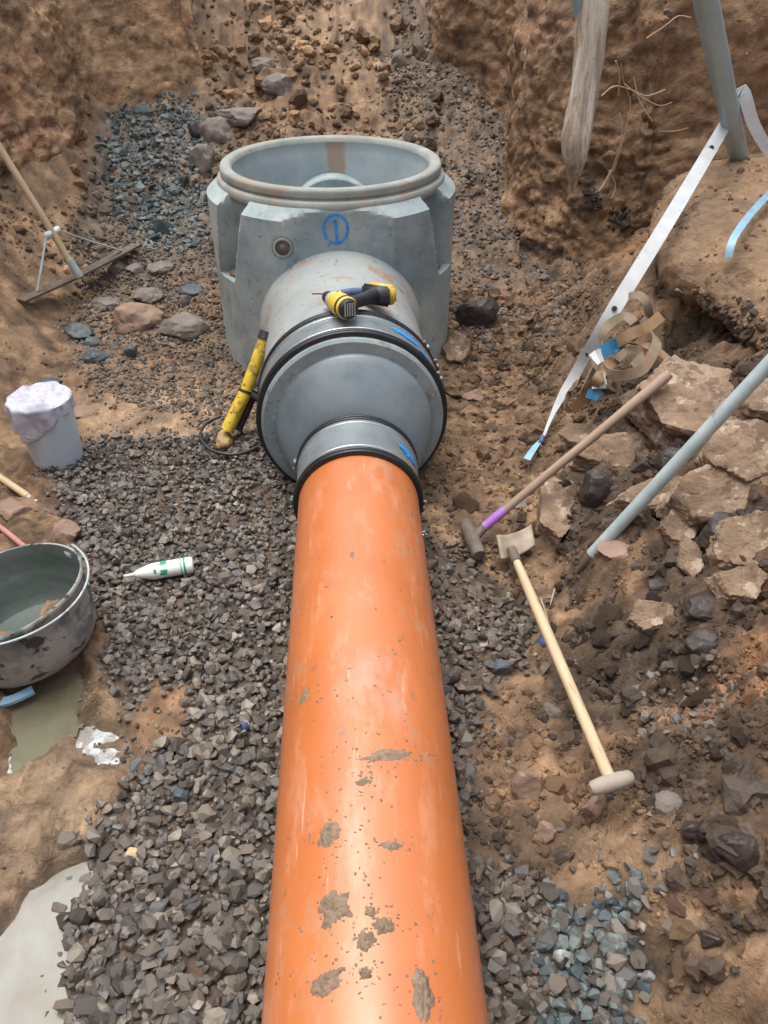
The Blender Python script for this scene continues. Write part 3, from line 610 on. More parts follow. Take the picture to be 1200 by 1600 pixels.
fine(lambda a, b: sstep(-.1, .08, sdpoly(a, b, BZ)+2*n_(a, b, 6))*.4, (-2.2, -.6, 4.6, 7.3), .06, .04, m_blue_s, 'bluish_gravel')
fine(lambda a, b: sstep(.0, .25, a-.25+4*n_(a, b, 8))*.9, (.2, 1.5, 4.3, 8.4), .03, .017, m_fine_s)
fine(lambda a, b: .12+0*a, (-1.3, .6, 5.0, 9), .045, .02, m_fine_s)
fine(lambda a, b: .25*sstep(-.3, 0, masks(a, b)['gravel']), (-1.7, 1.4, .3, 4.4), .022, .008, m_stone_s)
PB = Z_GR['pebb']
fine(lambda a, b: sstep(-.08, .04, sdpoly(a, b, PB)+n_(a, b, 7)), (.6, 1.5, .8, 2.4), .03, .015, m_fine_s, 'pebbles', lift=.008)
# soil clods
def clods(bbox, s, size, dens, m, bases, name='soil_clods', sig=.55, n=0, lift=-.2):
    a, b = jit(*bbox, s); k = RNG.random(len(a)) < dens(a, b); a, b = a[k], b[k]
    g = gz(a, b, fine=False); ok, d = vis(a, b, g); a, b, g = a[ok], b[ok], g[ok]
    sz = np.clip(RNG.lognormal(math.log(size), sig, len(a)), .004, size*4); P = np.c_[a, b, g+sz*.12]
    R = rotmats(len(a), .8); keep = np.ones(len(a), bool)
    cols = np.clip(soilcol(a, b)*RNG.normal(1.15, .3, len(a))[:, None]*(1+RNG.normal(0, .022, (len(a), 3))), .015, .55) if m is m_clod_s else None
    if n: keep = singles(P, sz, R, bases, m_clod_o, 'soil_clod', n, cols)
    bake(name, P[keep], sz[keep], R[keep], bases, m, RNG.random(keep.sum()), None if cols is None else cols[keep])
def dsoil(a, b):
    M = masks(a, b); pu = np.maximum.reduce([M[k] for k in Z_PUD]); return sstep(.0, -.06, M['gravel'])*sstep(.02, -.04, pu)
pat = lambda a, b, s: sstep(-.25, .45, fbm(a, b, 0, 2.3, 3, s))
clods((.2, 1.95, .3, 4.9), .0125, .0056, lambda a, b: dsoil(a, b)*(.3+.65*pat(a, b, 501))*sstep(.15, .5, a), m_clod_s, CRUMBS, sig=.4)
clods((.3, 1.95, .3, 4.9), .023, .0105, lambda a, b: dsoil(a, b)*(.12+.7*pat(a, b, 502))*sstep(.2, .6, a), m_clod_s, CRUMBS_BIG, 'soil_clods', sig=.45)
clods((.4, 1.95, .3, 4.9), .055, .022, lambda a, b: dsoil(a, b)*(.12+.6*pat(a, b, 503))*sstep(.35, .8, a), m_clod_s, CRUMBS_BIG, n=220, sig=.4)
clods((.55, 1.95, .5, 3.4), .028, .014, lambda a, b: dsoil(a, b)*.6*sstep(.1, .5, fbm(a, b, 0, 2.4, 4, 97))*sstep(.0, .2, a-footR(b)), m_dark_s, CRUMBS_BIG, sig=.5)
clods((.55, 1.95, .4, 2.6), .03, .019, lambda a, b: dsoil(a, b)*darkz(a, b)*.45, m_dark_s, CRUMBS_BIG, sig=.45)
clods((.2, .8, .3, 1.6), .02, .009, lambda a, b: dsoil(a, b)*.7, m_clod_s, CRUMBS, sig=.5)
clods((-2.4, -.2, .3, 5.2), .022, .006, lambda a, b: dsoil(a, b)*.35*pat(a, b, 505)*sstep(1.3, 2.2, b), m_clod_s, CRUMBS)
clods((-2.4, 1.3, 4.6, 9.0), .032, .014, lambda a, b: .6*pat(a, b, 507), m_clod_s, CRUMBS, sig=.6)
clods((-1.1, .75, 5.2, 9.0), .075, .04, lambda a, b: .6*pat(a, b, 509), m_clod_s, CRUMBS_BIG, sig=.45)
clods((.45, 1.3, 3.2, 5.0), .05, .03, lambda a, b: .65*sstep(.45, .75, a), m_clod_s, CRUMBS_BIG, sig=.4)

for wi, (cnt, s0, sg, cm) in ((0, (3000, .0065, .45, None)), (0, (150, .014, .45, m_fine_s)), (1, (1800, .008, .5, None)), (1, (70, .016, .4, m_fine_s))):
    Wp, Wn = WPTS[wi]; i_ = RNG.integers(0, Wp.shape[0], cnt*3); j_ = RNG.integers(0, Wp.shape[1], cnt*3); p_ = Wp[i_, j_]
    ok, _ = vis(p_[:, 0], p_[:, 1], p_[:, 2], 0); ok &= (p_[:, 2] < 2.3)&(p_[:, 1] > 1); p_ = p_[ok][:cnt]
    sz = np.clip(RNG.lognormal(math.log(s0), sg, len(p_)), .004, .05)
    cl = None if cm else np.clip((wallcol if wi == 0 else bankcol)(p_[:, 0], p_[:, 1], p_[:, 2])*RNG.normal(1.0, .22, len(p_))[:, None], .015, .55)
    bake('embedded_stones' if cm else 'wall_crumbs', p_, sz, rotmats(len(p_), .9), HULLS if cm else CRUMBS, cm or m_clod_s, RNG.random(len(p_)), cl)

def seam(wi, quad, cnt, s0, m, name):
    Wp, _ = WPTS[wi]; p_ = Wp.reshape(-1, 3); u_, v_, d_ = proj(p_[:, 0], p_[:, 1], p_[:, 2])
    k = sdpoly(u_, v_, quad)+18*fbm(p_[:, 0], p_[:, 1], p_[:, 2], 9, 3, 5) > 0; k &= (d_ > 0)&(d_ < 6); p_ = p_[k]
    if not len(p_): return
    p_ = p_[RNG.integers(0, len(p_), cnt)]; bake(name, p_, np.clip(RNG.lognormal(math.log(s0), .45, len(p_)), .006, .05), rotmats(len(p_), .9), CRUMBS_BIG, m, RNG.random(len(p_)))
m_asph = mat('black_seam_lumps', [(.018, .016, .015), (.04, .033, .028), (.03, .028, .027)], 25, .75, .8, 90, src='rnd', bdist=.006)
seam(0, [(872, 395), (905, 398), (965, 425), (1010, 470), (960, 455), (900, 430)], 150, .017, m_asph, 'black_seam')
seam(0, [(925, 300), (990, 325), (1015, 385), (975, 380), (945, 345)], 90, .015, m_asph, 'black_seam')
seam(1, [(1050, 480), (1200, 455), (1200, 550), (1120, 560), (1060, 525)], 260, .018, m_dark_s, 'dark_seam')

# ------------------------------------------------------------------ pipeline
PX0 = .01; PR = .25; PZ = .25
def ycyl(x0, z0, d=(0, 1, 0)):                           # lathe matrix: local z runs along the pipe
    return lambda y: basis(Vector((x0, y, z0)), d, (1, 0, 0))
# orange pipe
m_orange = bpy.data.materials.new('orange_plastic'); m_orange.use_nodes = True
nt = m_orange.node_tree; b_ = nt.nodes['Principled BSDF']; v_ = nd(nt, 'ShaderNodeTexCoord').outputs['Object']
c_ = ramp(nt, tex(nt, v_, 2.2, 5), [(.3, (.50, .142, .036)), (.7, (.58, .182, .055))])
def mapped(nt, v, sc, loc=(0, 0, 0), rot=(0, 0, 0)):
    mp = nd(nt, 'ShaderNodeMapping'); mp.inputs['Scale'].default_value = sc; mp.inputs['Location'].default_value = loc; mp.inputs['Rotation'].default_value = rot
    nt.links.new(v, mp.inputs[0]); return mp.outputs[0]
k_ = ramp(nt, tex(nt, mapped(nt, v_, (1.6, .55, 1.6), (3, 1, 0)), 5.5, 9, .75), [(.52, W3(0)), (.7, W3(.45))]); c_ = mix(nt, k_, c_, (.74, .42, .3))
k_ = ramp(nt, tex(nt, mapped(nt, v_, (9, .8, 9), (1, 4, 0), (0, 0, .35)), 4, 8, .7), [(.62, W3(0)), (.68, W3(.5))]); c_ = mix(nt, k_, c_, (.78, .5, .38))
k_ = ramp(nt, tex(nt, mapped(nt, v_, (1, .6, 1), (0, 2, 5)), 26, 7, .7), [(.61, W3(0)), (.67, W3(.9))])
k2 = ramp(nt, tex(nt, mapped(nt, v_, (1, 1, 1), (7, 2, 5)), 2.6, 3), [(.44, W3(0)), (.56, W3(1))])
c_ = mix(nt, mix(nt, 1.0, k_, k2, 'MULTIPLY'), c_, (.2, .135, .09))
k_ = ramp(nt, tex(nt, mapped(nt, v_, (1.2, .7, 1.2), (2, 6, 1), (0, 0, .7)), 6, 9, .75), [(.54, W3(0)), (.66, W3(.75))]); c_ = mix(nt, mix(nt, 1.0, k_, k2, 'MULTIPLY'), c_, (.42, .27, .18))
k_ = ramp(nt, tex(nt, mapped(nt, v_, (.8, .35, .8), (5, 9, 2), (0, 0, -.9)), 7, 8, .75), [(.6, W3(0)), (.75, W3(.5))]); c_ = mix(nt, k_, c_, (.48, .2, .08))
nt.links.new(c_, b_.inputs['Base Color'])
nt.links.new(ramp(nt, tex(nt, v_, 5, 6), [(.3, W3(.3)), (.7, W3(.48))]), b_.inputs['Roughness']); b_.inputs['Coat Weight'].default_value = .45; b_.inputs['Coat Roughness'].default_value = .42; b_.inputs['Specular IOR Level'].default_value = .7
bn = nd(nt, 'ShaderNodeBump'); bn.inputs['Strength'].default_value = .15; bn.inputs['Distance'].default_value = .003
nt.links.new(tex(nt, v_, 25, 6), bn.inputs['Height']); nt.links.new(bn.outputs[0], b_.inputs['Normal'])
op = lathe('orange_pipe', [(PR-.012, -2.5), (PR, -2.5)]+[(PR, -2.5+.2*i) for i in range(1, 26)]+[(PR, 2.7), (PR-.012, 2.7), (PR-.012, -2.5)], m_orange, n=128, M=ycyl(PX0, PZ)(0))
tag(op, 'long orange plastic sewer pipe running from the foreground to the small coupling', 'pipe')
def hitcyl(u, v, x0=PX0, z0=PZ, r=PR):
    d = ray(u, v); ox, oz = CAM.x-x0, CAM.z-z0; A = d.x**2+d.z**2; B = 2*(ox*d.x+oz*d.z); Cc = ox*ox+oz*oz-r*r
    t = (-B-math.sqrt(max(0, B*B-4*A*Cc)))/(2*A); return CAM+d*t
def splat(name, u, v, w, h, seed, th, m, ang=0, x0=PX0, z0=PZ, r=PR, ns=56, nt_=14):
    p = hitcyl(u, v, x0, z0, r); t0 = math.atan2(p.x-x0, p.z-z0); sc = proj(*p)[2]/FPX; a, b = w*sc/2, h*sc*.62
    V = []; F = []
    for j in range(nt_+1):
        q = j/nt_
        for i in range(ns):
            t = 2*math.pi*i/ns; rr = 1+.5*mnoise.fractal(Vector((math.cos(t)*1.1+seed*5, math.sin(t)*1.1, seed)), .62, 2.2, 7)
            ex, ey = math.cos(t)*q*rr*a, math.sin(t)*q*rr*b; ex, ey = ex*math.cos(ang)-ey*math.sin(ang), ex*math.sin(ang)+ey*math.cos(ang)
            hh = th*(1-q**1.6)*(.55+.9*abs(mnoise.fractal(Vector((ex*60, ey*60, seed)), .7, 2, 4)))-.0012*q**6
            tt = t0+ex/r; V.append((x0+(r+hh)*math.sin(tt), p.y+ey, z0+(r+hh)*math.cos(tt)))
    for j in range(nt_):
        for i in range(ns): F.append((j*ns+i, j*ns+(i+1) % ns, (j+1)*ns+(i+1) % ns, (j+1)*ns+i))
    return mesh(name, V, F, m)
SP = [(523, 1418, 58, 46, .012, 0, 'large lumpy mud splat left of centre on the orange pipe near the bottom'),
      (600, 1446, 40, 20, .009, .1, 'mud smear right of the large splat on the orange pipe'),
      (578, 1424, 17, 15, .007, 0, 'tiny round mud spot touching the group of splats on the orange pipe'),
      (571, 1470, 30, 25, .01, 0, 'round mud blob just below the large splat on the orange pipe'),
      (571, 1521, 22, 16, .008, 0, 'small mud spot between the two lowest splats on the orange pipe'),
      (511, 1536, 62, 28, .01, .5, 'long mud smear at lower left of the orange pipe'),
      (660, 1552, 40, 62, .011, 0, 'tall mud splat at lower right of the orange pipe'),
      (512, 1305, 40, 36, .009, -.5, 'ragged mud splat high above the large one on the orange pipe'),
      (612, 1321, 38, 12, .004, 0, 'thin flat mud smear right of the ragged splat'),
      (607, 1180, 95, 18, .004, .25, 'wide faint mud smear across the middle of the orange pipe'),
      (569, 1221, 26, 12, .003, .2, 'little grey mud dab under the wide faint smear'),
      (475, 1088, 34, 16, .003, .5, 'grey mud smudge on the left flank of the orange pipe'),
      (550, 866, 9, 16, .003, 0, 'pale droplet of dried mud near the far end of the orange pipe')]
for i, (u, v, ww, hh, th, an, lb) in enumerate(SP): tag(splat('mud_splat', u, v, ww, hh, i+1, th, m_mud, an), lb, 'mud splat', 'mud splats on the orange pipe')
fl = []
FP = [(RNG.normal(560, 45), RNG.choice([RNG.normal(1160, 60), RNG.normal(1290, 60), RNG.normal(1480, 70), RNG.normal(1100, 120)])) for _ in range(110)]
for (u, v, ww, hh, *_r) in SP[:12]: FP += [(u+RNG.normal(0, ww*.55), v+RNG.normal(0, hh*.7)) for _ in range(int(8+ww*.35))]
for i, (u, v) in enumerate(FP):
    fl.append(splat('fleck', u, v, RNG.uniform(2, 9), RNG.uniform(1.5, 6), i+30, .0022, m_mud, RNG.uniform(-.6, .6), ns=12, nt_=3))
bm = bmesh.new()
for o in fl: bm.from_mesh(o.data)
me = bpy.data.meshes.new('mud_flecks'); bm.to_mesh(me); bm.free()
for o in fl: bpy.data.objects.remove(o)
o = link('mud_flecks', me, m_mud, None, True); o['kind'] = 'stuff'

def ring(name, y, r, w, h, m, parent, M0, ridges=1):     # band round the pipe, profile h high and w wide
    pr = [(r-.02, y-w/2)]
    for k in range(ridges):
        a = y-w/2+k*w/ridges; ww = w/ridges
        for j in range(9): t = math.pi*j/8; pr.append((r+h*math.sin(t)**.6, a+ww/2-ww*.46*math.cos(t)))
    pr.append((r-.02, y+w/2)); return lathe(name, pr, m, parent, 96, M0, split=60)
def arcpatch(name, y, r, t0, t1, w, m, parent, M0, seed=1):   # painted stroke following the sleeve
    V, F = [], []; n = 40
    for i in range(n+1):
        t = t0+(t1-t0)*i/n
        for s in (-1, 0, 1):
            ww = w*(.6+.5*mnoise.noise(Vector((t*18, s*3, seed))))*(math.sin(math.pi*min(1, max(0, (i+.6)/(n+1.2))))**.35)
            V.append(M0 @ Vector((math.sin(t)*(r+.0012), -math.cos(t)*(r+.0012), y+s*ww/2+.01*mnoise.noise(Vector((t*7, 0, seed))))))
    for i in range(n):
        for s in (0, 1): F.append((i*3+s, i*3+s+1, i*3+4+s, i*3+3+s))
    return mesh(name, V, F, m, parent)
def screw_clamp(parent, M0, y, r, ang):
    d = M0.to_3x3() @ Vector((math.sin(ang), -math.cos(ang), 0)); c = M0 @ Vector((math.sin(ang)*(r+.008), -math.cos(ang)*(r+.008), y))
    ax_ = (M0.to_3x3() @ Vector((math.cos(ang), math.sin(ang), 0))).normalized()
    q = box('clamp_housing', (.03, .016, .016), m_clampsteel, parent, basis(c, d, ax_), .003)
    tube('screw', [c-ax_*.03, c+ax_*.02], .0045, m_clampsteel, q, 8); tube('screw_head', [c-ax_*.038, c-ax_*.03], .008, m_clampsteel, q, 6)
# local frame of lathe: x=(1,0,0); z along +Y => local y = z cross x = (0,1,0)x(1,0,0) = (0,0,-1); so -cos is up
M0 = ycyl(PX0, PZ)(0)
t = thing('small_coupling', 'smaller grey pipe coupling with black bands joining the orange pipe', 'coupling')
lathe('sleeve', [(PR+.001, 2.56), (PR+.014, 2.56)]+[(PR+.014+.002*math.sin(i), 2.56+.28*i/8) for i in range(1, 8)]+[(PR+.014, 2.84), (PR+.001, 2.84)], m_sleeve, t, 96, M0)
ring('rubber_band', 2.575, PR+.012, .04, .011, m_band, t, M0, 2); ring('rubber_band', 2.826, PR+.012, .036, .010, m_band, t, M0, 2)
ring('steel_band', 2.612, PR+.012, .012, .006, m_clampsteel, t, M0); ring('steel_band', 2.79, PR+.012, .012, .006, m_clampsteel, t, M0)
arcpatch('paint_mark', 2.70, PR+.0165, .72, 1.22, .075, m_bluepaint, t, M0, 3); arcpatch('paint_mark', 2.665, PR+.0165, .75, 1.05, .012, m_bluepaint, t, M0, 5)
screw_clamp(t, M0, 2.58, PR+.02, 1.72); screw_clamp(t, M0, 2.82, PR+.02, -1.4); screw_clamp(t, M0, 2.58, PR+.02, -1.5)
# large axis, turned 3 degrees
AX = Vector((-.003, 2.98, .39)); ANG = math.radians(3.0); DIR = Vector((-math.sin(ANG), math.cos(ANG), 0)); BR = .41
M1 = basis(AX, DIR, (math.cos(ANG), math.sin(ANG), 0))
# reducer
t = thing('pipe_reducer', 'round grey concrete reducer disc with smooth cone between the two couplings', 'reducer', (0, 2.9, 0))
t.location = (0, 0, 0)
lathe('collar', [(.30, .0), (BR-.012, -.002), (BR, .008), (BR, .3), (.35, .3)], m_collar, t, 128, M1, wob=.004)
# cone: blends from the small round to the large round (centres differ)
V, F = [], []; n = 96; steps = [(0, PR-.002, -.145), (.1, PR+.01, -.14), (.22, .285, -.118), (.4, .305, -.092), (.6, .325, -.064), (.8, .341, -.036), (.9, .350, -.018), (.95, .354, -.006), (1, .354, .04)]
for s, r, dy in steps:
    cx = PX0*(1-s)+AX.x*s; cz = PZ*(1-s)**1.3+.385*(1-(1-s)**1.3)
    for k in range(n):
        a = 2*math.pi*k/n; V.append((cx+r*math.cos(a), 2.98+dy, cz+r*math.sin(a)))
for i in range(len(steps)-1):
    for k in range(n): F.append((i*n+k, i*n+(k+1) % n, (i+1)*n+(k+1) % n, (i+1)*n+k))
mesh('cone', V, F, m_steel, t)
# big coupling
t = thing('large_coupling', 'larger grey pipe coupling with black bands under the cordless drill', 'coupling')
lathe('sleeve', [(BR+.001, .03), (BR+.013, .03)]+[(BR+.013+.002*math.sin(i*2), .03+.24*i/8) for i in range(1, 8)]+[(BR+.013, .27), (BR+.001, .27)], m_sleeve, t, 128, M1)
ring('rubber_band', .045, BR+.011, .042, .013, m_band, t, M1, 2); ring('rubber_band', .252, BR+.011, .038, .012, m_band, t, M1, 2)
ring('steel_band', .088, BR+.011, .014, .006, m_clampsteel, t, M1); ring('steel_band', .212, BR+.011, .014, .006, m_clampsteel, t, M1)
arcpatch('paint_mark', .16, BR+.0155, .45, .82, .085, m_bluepaint, t, M1, 7); arcpatch('paint_mark', .12, BR+.0155, .8, 1.0, .05, m_bluepaint, t, M1, 9)
screw_clamp(t, M1, .25, BR+.02, 1.0); screw_clamp(t, M1, .05, BR+.02, 1.15); screw_clamp(t, M1, .25, BR+.02, 1.25)
m_clump = mat('brown_soil_heap', [(.2, .13, .08), (.3, .2, .125)], 30, .9, .8, 90)
# manhole base
MC = Vector((AX.x+DIR.x*1.62, 2.98+DIR.y*1.62, 0)); t = thing('manhole_base', 'big round blue grey concrete manhole base with open top', 'manhole', MC, rotz=ANG)
def body_r(th, z):
    c = math.cos(th); R_ = .70
    if c > 0: R_ = min(R_, .638/max(c, .01))
    if z > .99: R_ = min(R_, .70-(z-.99)*1.15)
    a = abs(math.degrees(th))
    if .60 < z < 1.035:
        f = (1.0-z)/.38; cen = 53+9*f; hw = 8.5-1.0*f; e = (hw-abs(a-cen))/2.2
        if e > 0: R_ = R_-(R_-(.60+.0*f))*min(1, e)
    return R_
zs = [-.12, 0, .15, .3, .4, .5, .55, .59, .598, .603, .62, .66, .7, .75, .8, .85, .9, .95, .99, 1.0, 1.01, 1.03, 1.05]; n = 360; V, F = [], []
for z in zs:
    for k in range(n):
        a = 2*math.pi*k/n; a2 = a if a < math.pi else a-2*math.pi; r = body_r(a2, z)*(1+.0012*mnoise.noise(Vector((a*3, z*4, 0))))
        V.append((r*math.sin(a), -r*math.cos(a), z))
for i in range(len(zs)-1):
    for k in range(n): F.append((i*n+k, i*n+(k+1) % n, (i+1)*n+(k+1) % n, (i+1)*n+k))
o = mesh('body', V, F, m_conc, t); sharp(o, 32)
# rim ring with step and inner wall; the dirt streak down the inside is part of the wall's colour
m_in = bpy.data.materials.new('inner_concrete'); m_in.use_nodes = True; nt = m_in.node_tree; b_ = nt.nodes['Principled BSDF']
v_ = nd(nt, 'ShaderNodeTexCoord').outputs['Object']; c_ = ramp(nt, tex(nt, v_, 4, 6), [(.3, (.22, .27, .285)), (.7, (.33, .38, .39))])
sx = nd(nt, 'ShaderNodeSeparateXYZ'); nt.links.new(v_, sx.inputs[0]); ad = nd(nt, 'ShaderNodeMath', operation='MULTIPLY_ADD'); nt.links.new(tex(nt, v_, 14, 5), ad.inputs[0]); ad.inputs[1].default_value = .06; nt.links.new(sx.outputs[0], ad.inputs[2])
k_ = ramp(nt, ad.outputs[0], [(.0, W3(0)), (.02, W3(0)), (.035, W3(.9)), (.13, W3(.9)), (.15, W3(0))]); sy = nd(nt, 'ShaderNodeMath', operation='GREATER_THAN'); nt.links.new(sx.outputs[1], sy.inputs[0]); sy.inputs[1].default_value = 0
mm = nd(nt, 'ShaderNodeMath', operation='MULTIPLY'); nt.links.new(k_, mm.inputs[0]); nt.links.new(sy.outputs[0], mm.inputs[1])
c_ = mix(nt, mm.outputs[0], c_, (.27, .19, .125)); nt.links.new(c_, b_.inputs['Base Color']); b_.inputs['Roughness'].default_value = .7
bn = nd(nt, 'ShaderNodeBump'); bn.inputs['Strength'].default_value = .3; bn.inputs['Distance'].default_value = .003; nt.links.new(tex(nt, v_, 40, 8), bn.inputs['Height']); nt.links.new(bn.outputs[0], b_.inputs['Normal'])
lathe('rim', [(.548, 1.10), (.556, 1.122), (.57, 1.128), (.602, 1.129), (.613, 1.122), (.616, 1.112), (.616, 1.088), (.609, 1.083), (.611, 1.074), (.628, 1.069), (.634, 1.062), (.638, 1.045), (.638, 1.03), (.633, 1.02)], m_conc_rim, t, 128, wob=.003, split=50)
lathe('inner_wall', [(.548, 1.10), (.545, 1.05), (.53, 1.03), (.53, .25), (.45, .2), (.0, .12)], m_in, t, 128, split=50)
lathe('inlet_collar', [(.22, 0), (.3, 0), (.31, .01), (.31, .12)], m_conc, t, 64, basis(Vector((.02, .40, .62)), (0, 1, 0), (1, 0, 0)))
ML = basis(Vector((0, -1.62, .39)), (0, 1, 0), (1, 0, 0))
lathe('pipe_stub', [(.35, .25), (BR-.01, .25), (BR, .26), (BR, .86), (BR+.02, .9), (BR+.035, .97), (BR+.035, 1.05)], m_stub, t, 128, ML, wob=.004)
for sg in (-1, 1):
    a_ = math.radians(61.5)*sg; o_ = link('soil_heap', rockmesh(40+sg, (.055, .03, .018), 3, 8, .5), m_clump, t); o_.location = (.645*math.sin(a_), -.645*math.cos(a_), .612); o_.rotation_euler = (0, 0, a_)
# lifting socket on the front left
p = Vector((-.285, -.638, .86)); MS = basis(p, (0, -1, 0), (1, 0, 0))
lathe('lifting_socket', [(.055, .0), (.054, .003), (.040, .004), (.036, -.0), (.034, .001), (.02, .001), (.018, .002), (.018, .014), (.01, .018), (0, .018)], m_rust, t, 32, MS)
lathe('socket_ring', [(.052, .0), (.05, .006), (.04, .006), (.038, .0)], m_conc, t, 32, MS)
# painted sign: an open circle round a stroke
def stroke(name, pts, w, parent, m):
    P = catmull([Vector((a, 0, b)) for a, b in pts], .006); V, F = [], []
    for i, q_ in enumerate(P):
        d = (P[min(i+1, len(P)-1)]-P[max(i-1, 0)]).normalized(); s_ = Vector((-d.z, 0, d.x)); ww = w*(1+.3*mnoise.noise(Vector((i*.3, w*90, 2))))
        for s in (-1, 1):
            k = q_+s_*s*ww/2; V.append((k.x, -.6405, k.z))
    for i in range(len(P)-1): F.append((i*2, i*2+1, i*2+3, i*2+2))
    return mesh(name, V, F, m, parent)
mk = thing('x', 'x', 'x'); bpy.data.objects.remove(mk)
c0, cz = -.01, .945; cr = .062
pa = stroke('paint_mark', [(c0-.03+cr*math.cos(a)*.98+.03, cz+cr*1.15*math.sin(a)) for a in [math.radians(q) for q in range(-125, 250, 25)]], .013, t, m_bluepaint)
stroke('paint_mark', [(c0, cz+.045), (c0+.002, cz), (c0+.004, cz-.06)], .015, t, m_bluepaint); stroke('paint_mark', [(c0-.018, cz+.03), (c0, cz+.047)], .012, t, m_bluepaint)

# ------------------------------------------------------------------ tools on the coupling
def onbig(u, v, h=0): 
    # point on big coupling surface seen at pixel, lifted by h
    d = ray(u, v); best = None
    for i in range(2000):
        tt = 3+i*.001; p = CAM+d*tt; q_ = p-AX; al = q_.dot(DIR); rr = (q_-DIR*al).length
        if rr < BR+.02+h: return p
    return CAM+d*3.5
t = thing('cordless_drill', 'yellow and black cordless drill lying on the large coupling', 'drill')
A = onbig(536, 478, .055); Bq = onbig(508, 462, .03); D = (Bq-A).normalized(); X_ = D.cross(Vector((0, 0, 1))).normalized()
mb = basis(A, D) @ Matrix.Scale(1.35, 4)
L = .13
lathe('motor_body', [(0, -.045), (.03, -.045), (.036, -.035), (.037, .0), (.036, .04), (.03, .06), (.028, .075)], m_yellowpl, t, 24, mb)
lathe('motor_cap', [(0, -.056), (.026, -.056), (.032, -.05), (.034, -.03), (.038, -.028), (.038, -.018)], m_blackpl, t, 24, mb)
for k in range(5): box('vent_slot', (.004, .04, .003), m_stub, t, mb @ Matrix.Translation((-.016+.008*k, 0, -.0575)), 0)
lathe('gear_case', [(.028, .07), (.028, .09), (.024, .1)], m_galv, t, 24, mb)
lathe('chuck', [(.022, .1), (.023, .12), (.02, .14), (.008, .155), (.0, .155)], m_blackpl, t, 24, mb)
Hd = onbig(585, 462, .05)
tube('handle', [A+D*.01, A.lerp(Hd, .35), A.lerp(Hd, .7), Hd], [.027, .024, .025, .03], m_blackpl, t, 14, oval=1.25)
hd = (Hd-A).normalized(); mbat = basis(Hd+hd*.012, hd, D) @ Matrix.Scale(1.3, 4)
box('battery_foot', (.118, .068, .022), m_blackpl, t, mbat, .008); box('battery', (.115, .066, .04), m_yellowpl, t, mbat @ Matrix.Translation((0, 0, .03)), .01); box('battery_end', (.09, .045, .012), m_yellowpl, t, mbat @ Matrix.Translation((0, 0, .053)), .004)
t = thing('screwdriver', 'screwdriver with red shaft and blue grey grip behind the drill', 'screwdriver')
a, b, c = onbig(488, 459, .03), onbig(530, 459, .03), onbig(575, 455, .025)
tube('shaft', [a, b], .004, mat('red_brown_shaft', [(.3, .06, .05)], 5, .5, 0), t, 8); tube('grip', [b, b.lerp(c, .15), b.lerp(c, .5), c], [.012, .019, .021, .018], m_bluegrip, t, 14)
lathe('grip_ring', [(.013, -.004), (.016, 0), (.013, .006)], m_clampsteel, t, 14, basis(b, c-b))

# yellow tube standing against the coupling, hose loop on the ground
t = thing('yellow_tube_pump', 'yellow tube with black cap leaning against the large coupling', 'hand pump')
a = at(355, 672, .12); b = atY(384, 612, a.y+.10); c = atY(413, 530, a.y+.22)
tube('lower_tube', [a, b], .034, m_yellow, t, 20); tube('upper_tube', [b, c], .031, m_yellow, t, 20); dd = (c-b).normalized()
tube('joint_ring', [b-dd*.006, b+dd*.008], .036, m_blackpl, t, 20); tube('cap', [c-dd*.004, c+dd*.04], [.037, .034], m_blackpl, t, 20)
tube('side_lever', [b-dd*.01+Vector((.02, -.0, 0)), b+Vector((.1, -.02, -.06)), b+Vector((.16, -.03, -.09))], [.02, .022, .016], m_blackpl, t, 10)
tube('backing_rod', [a+Vector((.05, .04, -.03)), b+Vector((.045, .04, -.02))], .018, m_blackpl, t, 10)
fo = link('foot', rockmesh(5, (.055, .075, .04), 3, 8, .25), mat('muddy_yellow', [(.3, .19, .1), (.45, .3, .12)], 20, .6, .5, 60), t); fo.location = at(352, 686, .07)
LP = [at(345, 650, .11), at(322, 662, .1), at(313, 682, .09), at(328, 702, .085), at(362, 710, .085), at(395, 702, .085), at(412, 688, .09), at(416, 672, .09)]
o = tube('black_hose', catmull(LP, .02), .008, m_blackpl, None, 8); tag(o, 'thin black hose looped on the ground round the foot of the yellow tube', 'hose')

# ------------------------------------------------------------------ left side: squeegee, buckets, bottle, sticks
def handle_mat(): return m_wood
t = thing('squeegee', 'wooden handled squeegee with metal braces leaning on the left earth wall', 'squeegee')
a, b = hit(36, 482)+Vector((0, 0, .04)), hit(214, 392)+Vector((0, 0, .04)); c = at(122, 428, (a.z+b.z)/2+.03); 
ed = (b-a).normalized(); mid = a.lerp(b, .5)
ribbon('blade', [a, mid+Vector((0, 0, -.012)), b], .075, m_rust, t, [Vector((-.3, -.5, .55))]*3, .014)
top = atY(-30, 182, 5.72); hn = at(0, 230, .97)
top = c+(atY(0, 232, 4.95)-c)*1.3
tube('handle', [c+Vector((0, 0, -.02))]+[c.lerp(top, k/5) for k in range(1, 6)], .021, m_wood, t, 12); hd = (top-c).normalized()
tube('handle_socket', [c-hd*.02, c+hd*.1], .025, m_galv, t, 12); br = c.lerp(top, .36)
for k in range(12): pass
br = min((c.lerp(top, k/60) for k in range(60)), key=lambda p: abs(proj(*p)[1]-364))
box('bracket', (.12, .03, .045), m_strap, t, basis(br, hd, ed), .006)
for s, e in ((-.05, a.lerp(b, .13)), (.05, a.lerp(b, .86))):
    st = br+ed*s; tube('brace', [st, st.lerp(e, .5), e+Vector((0, 0, .01))], .010, m_galv, t, 8, oval=.5)

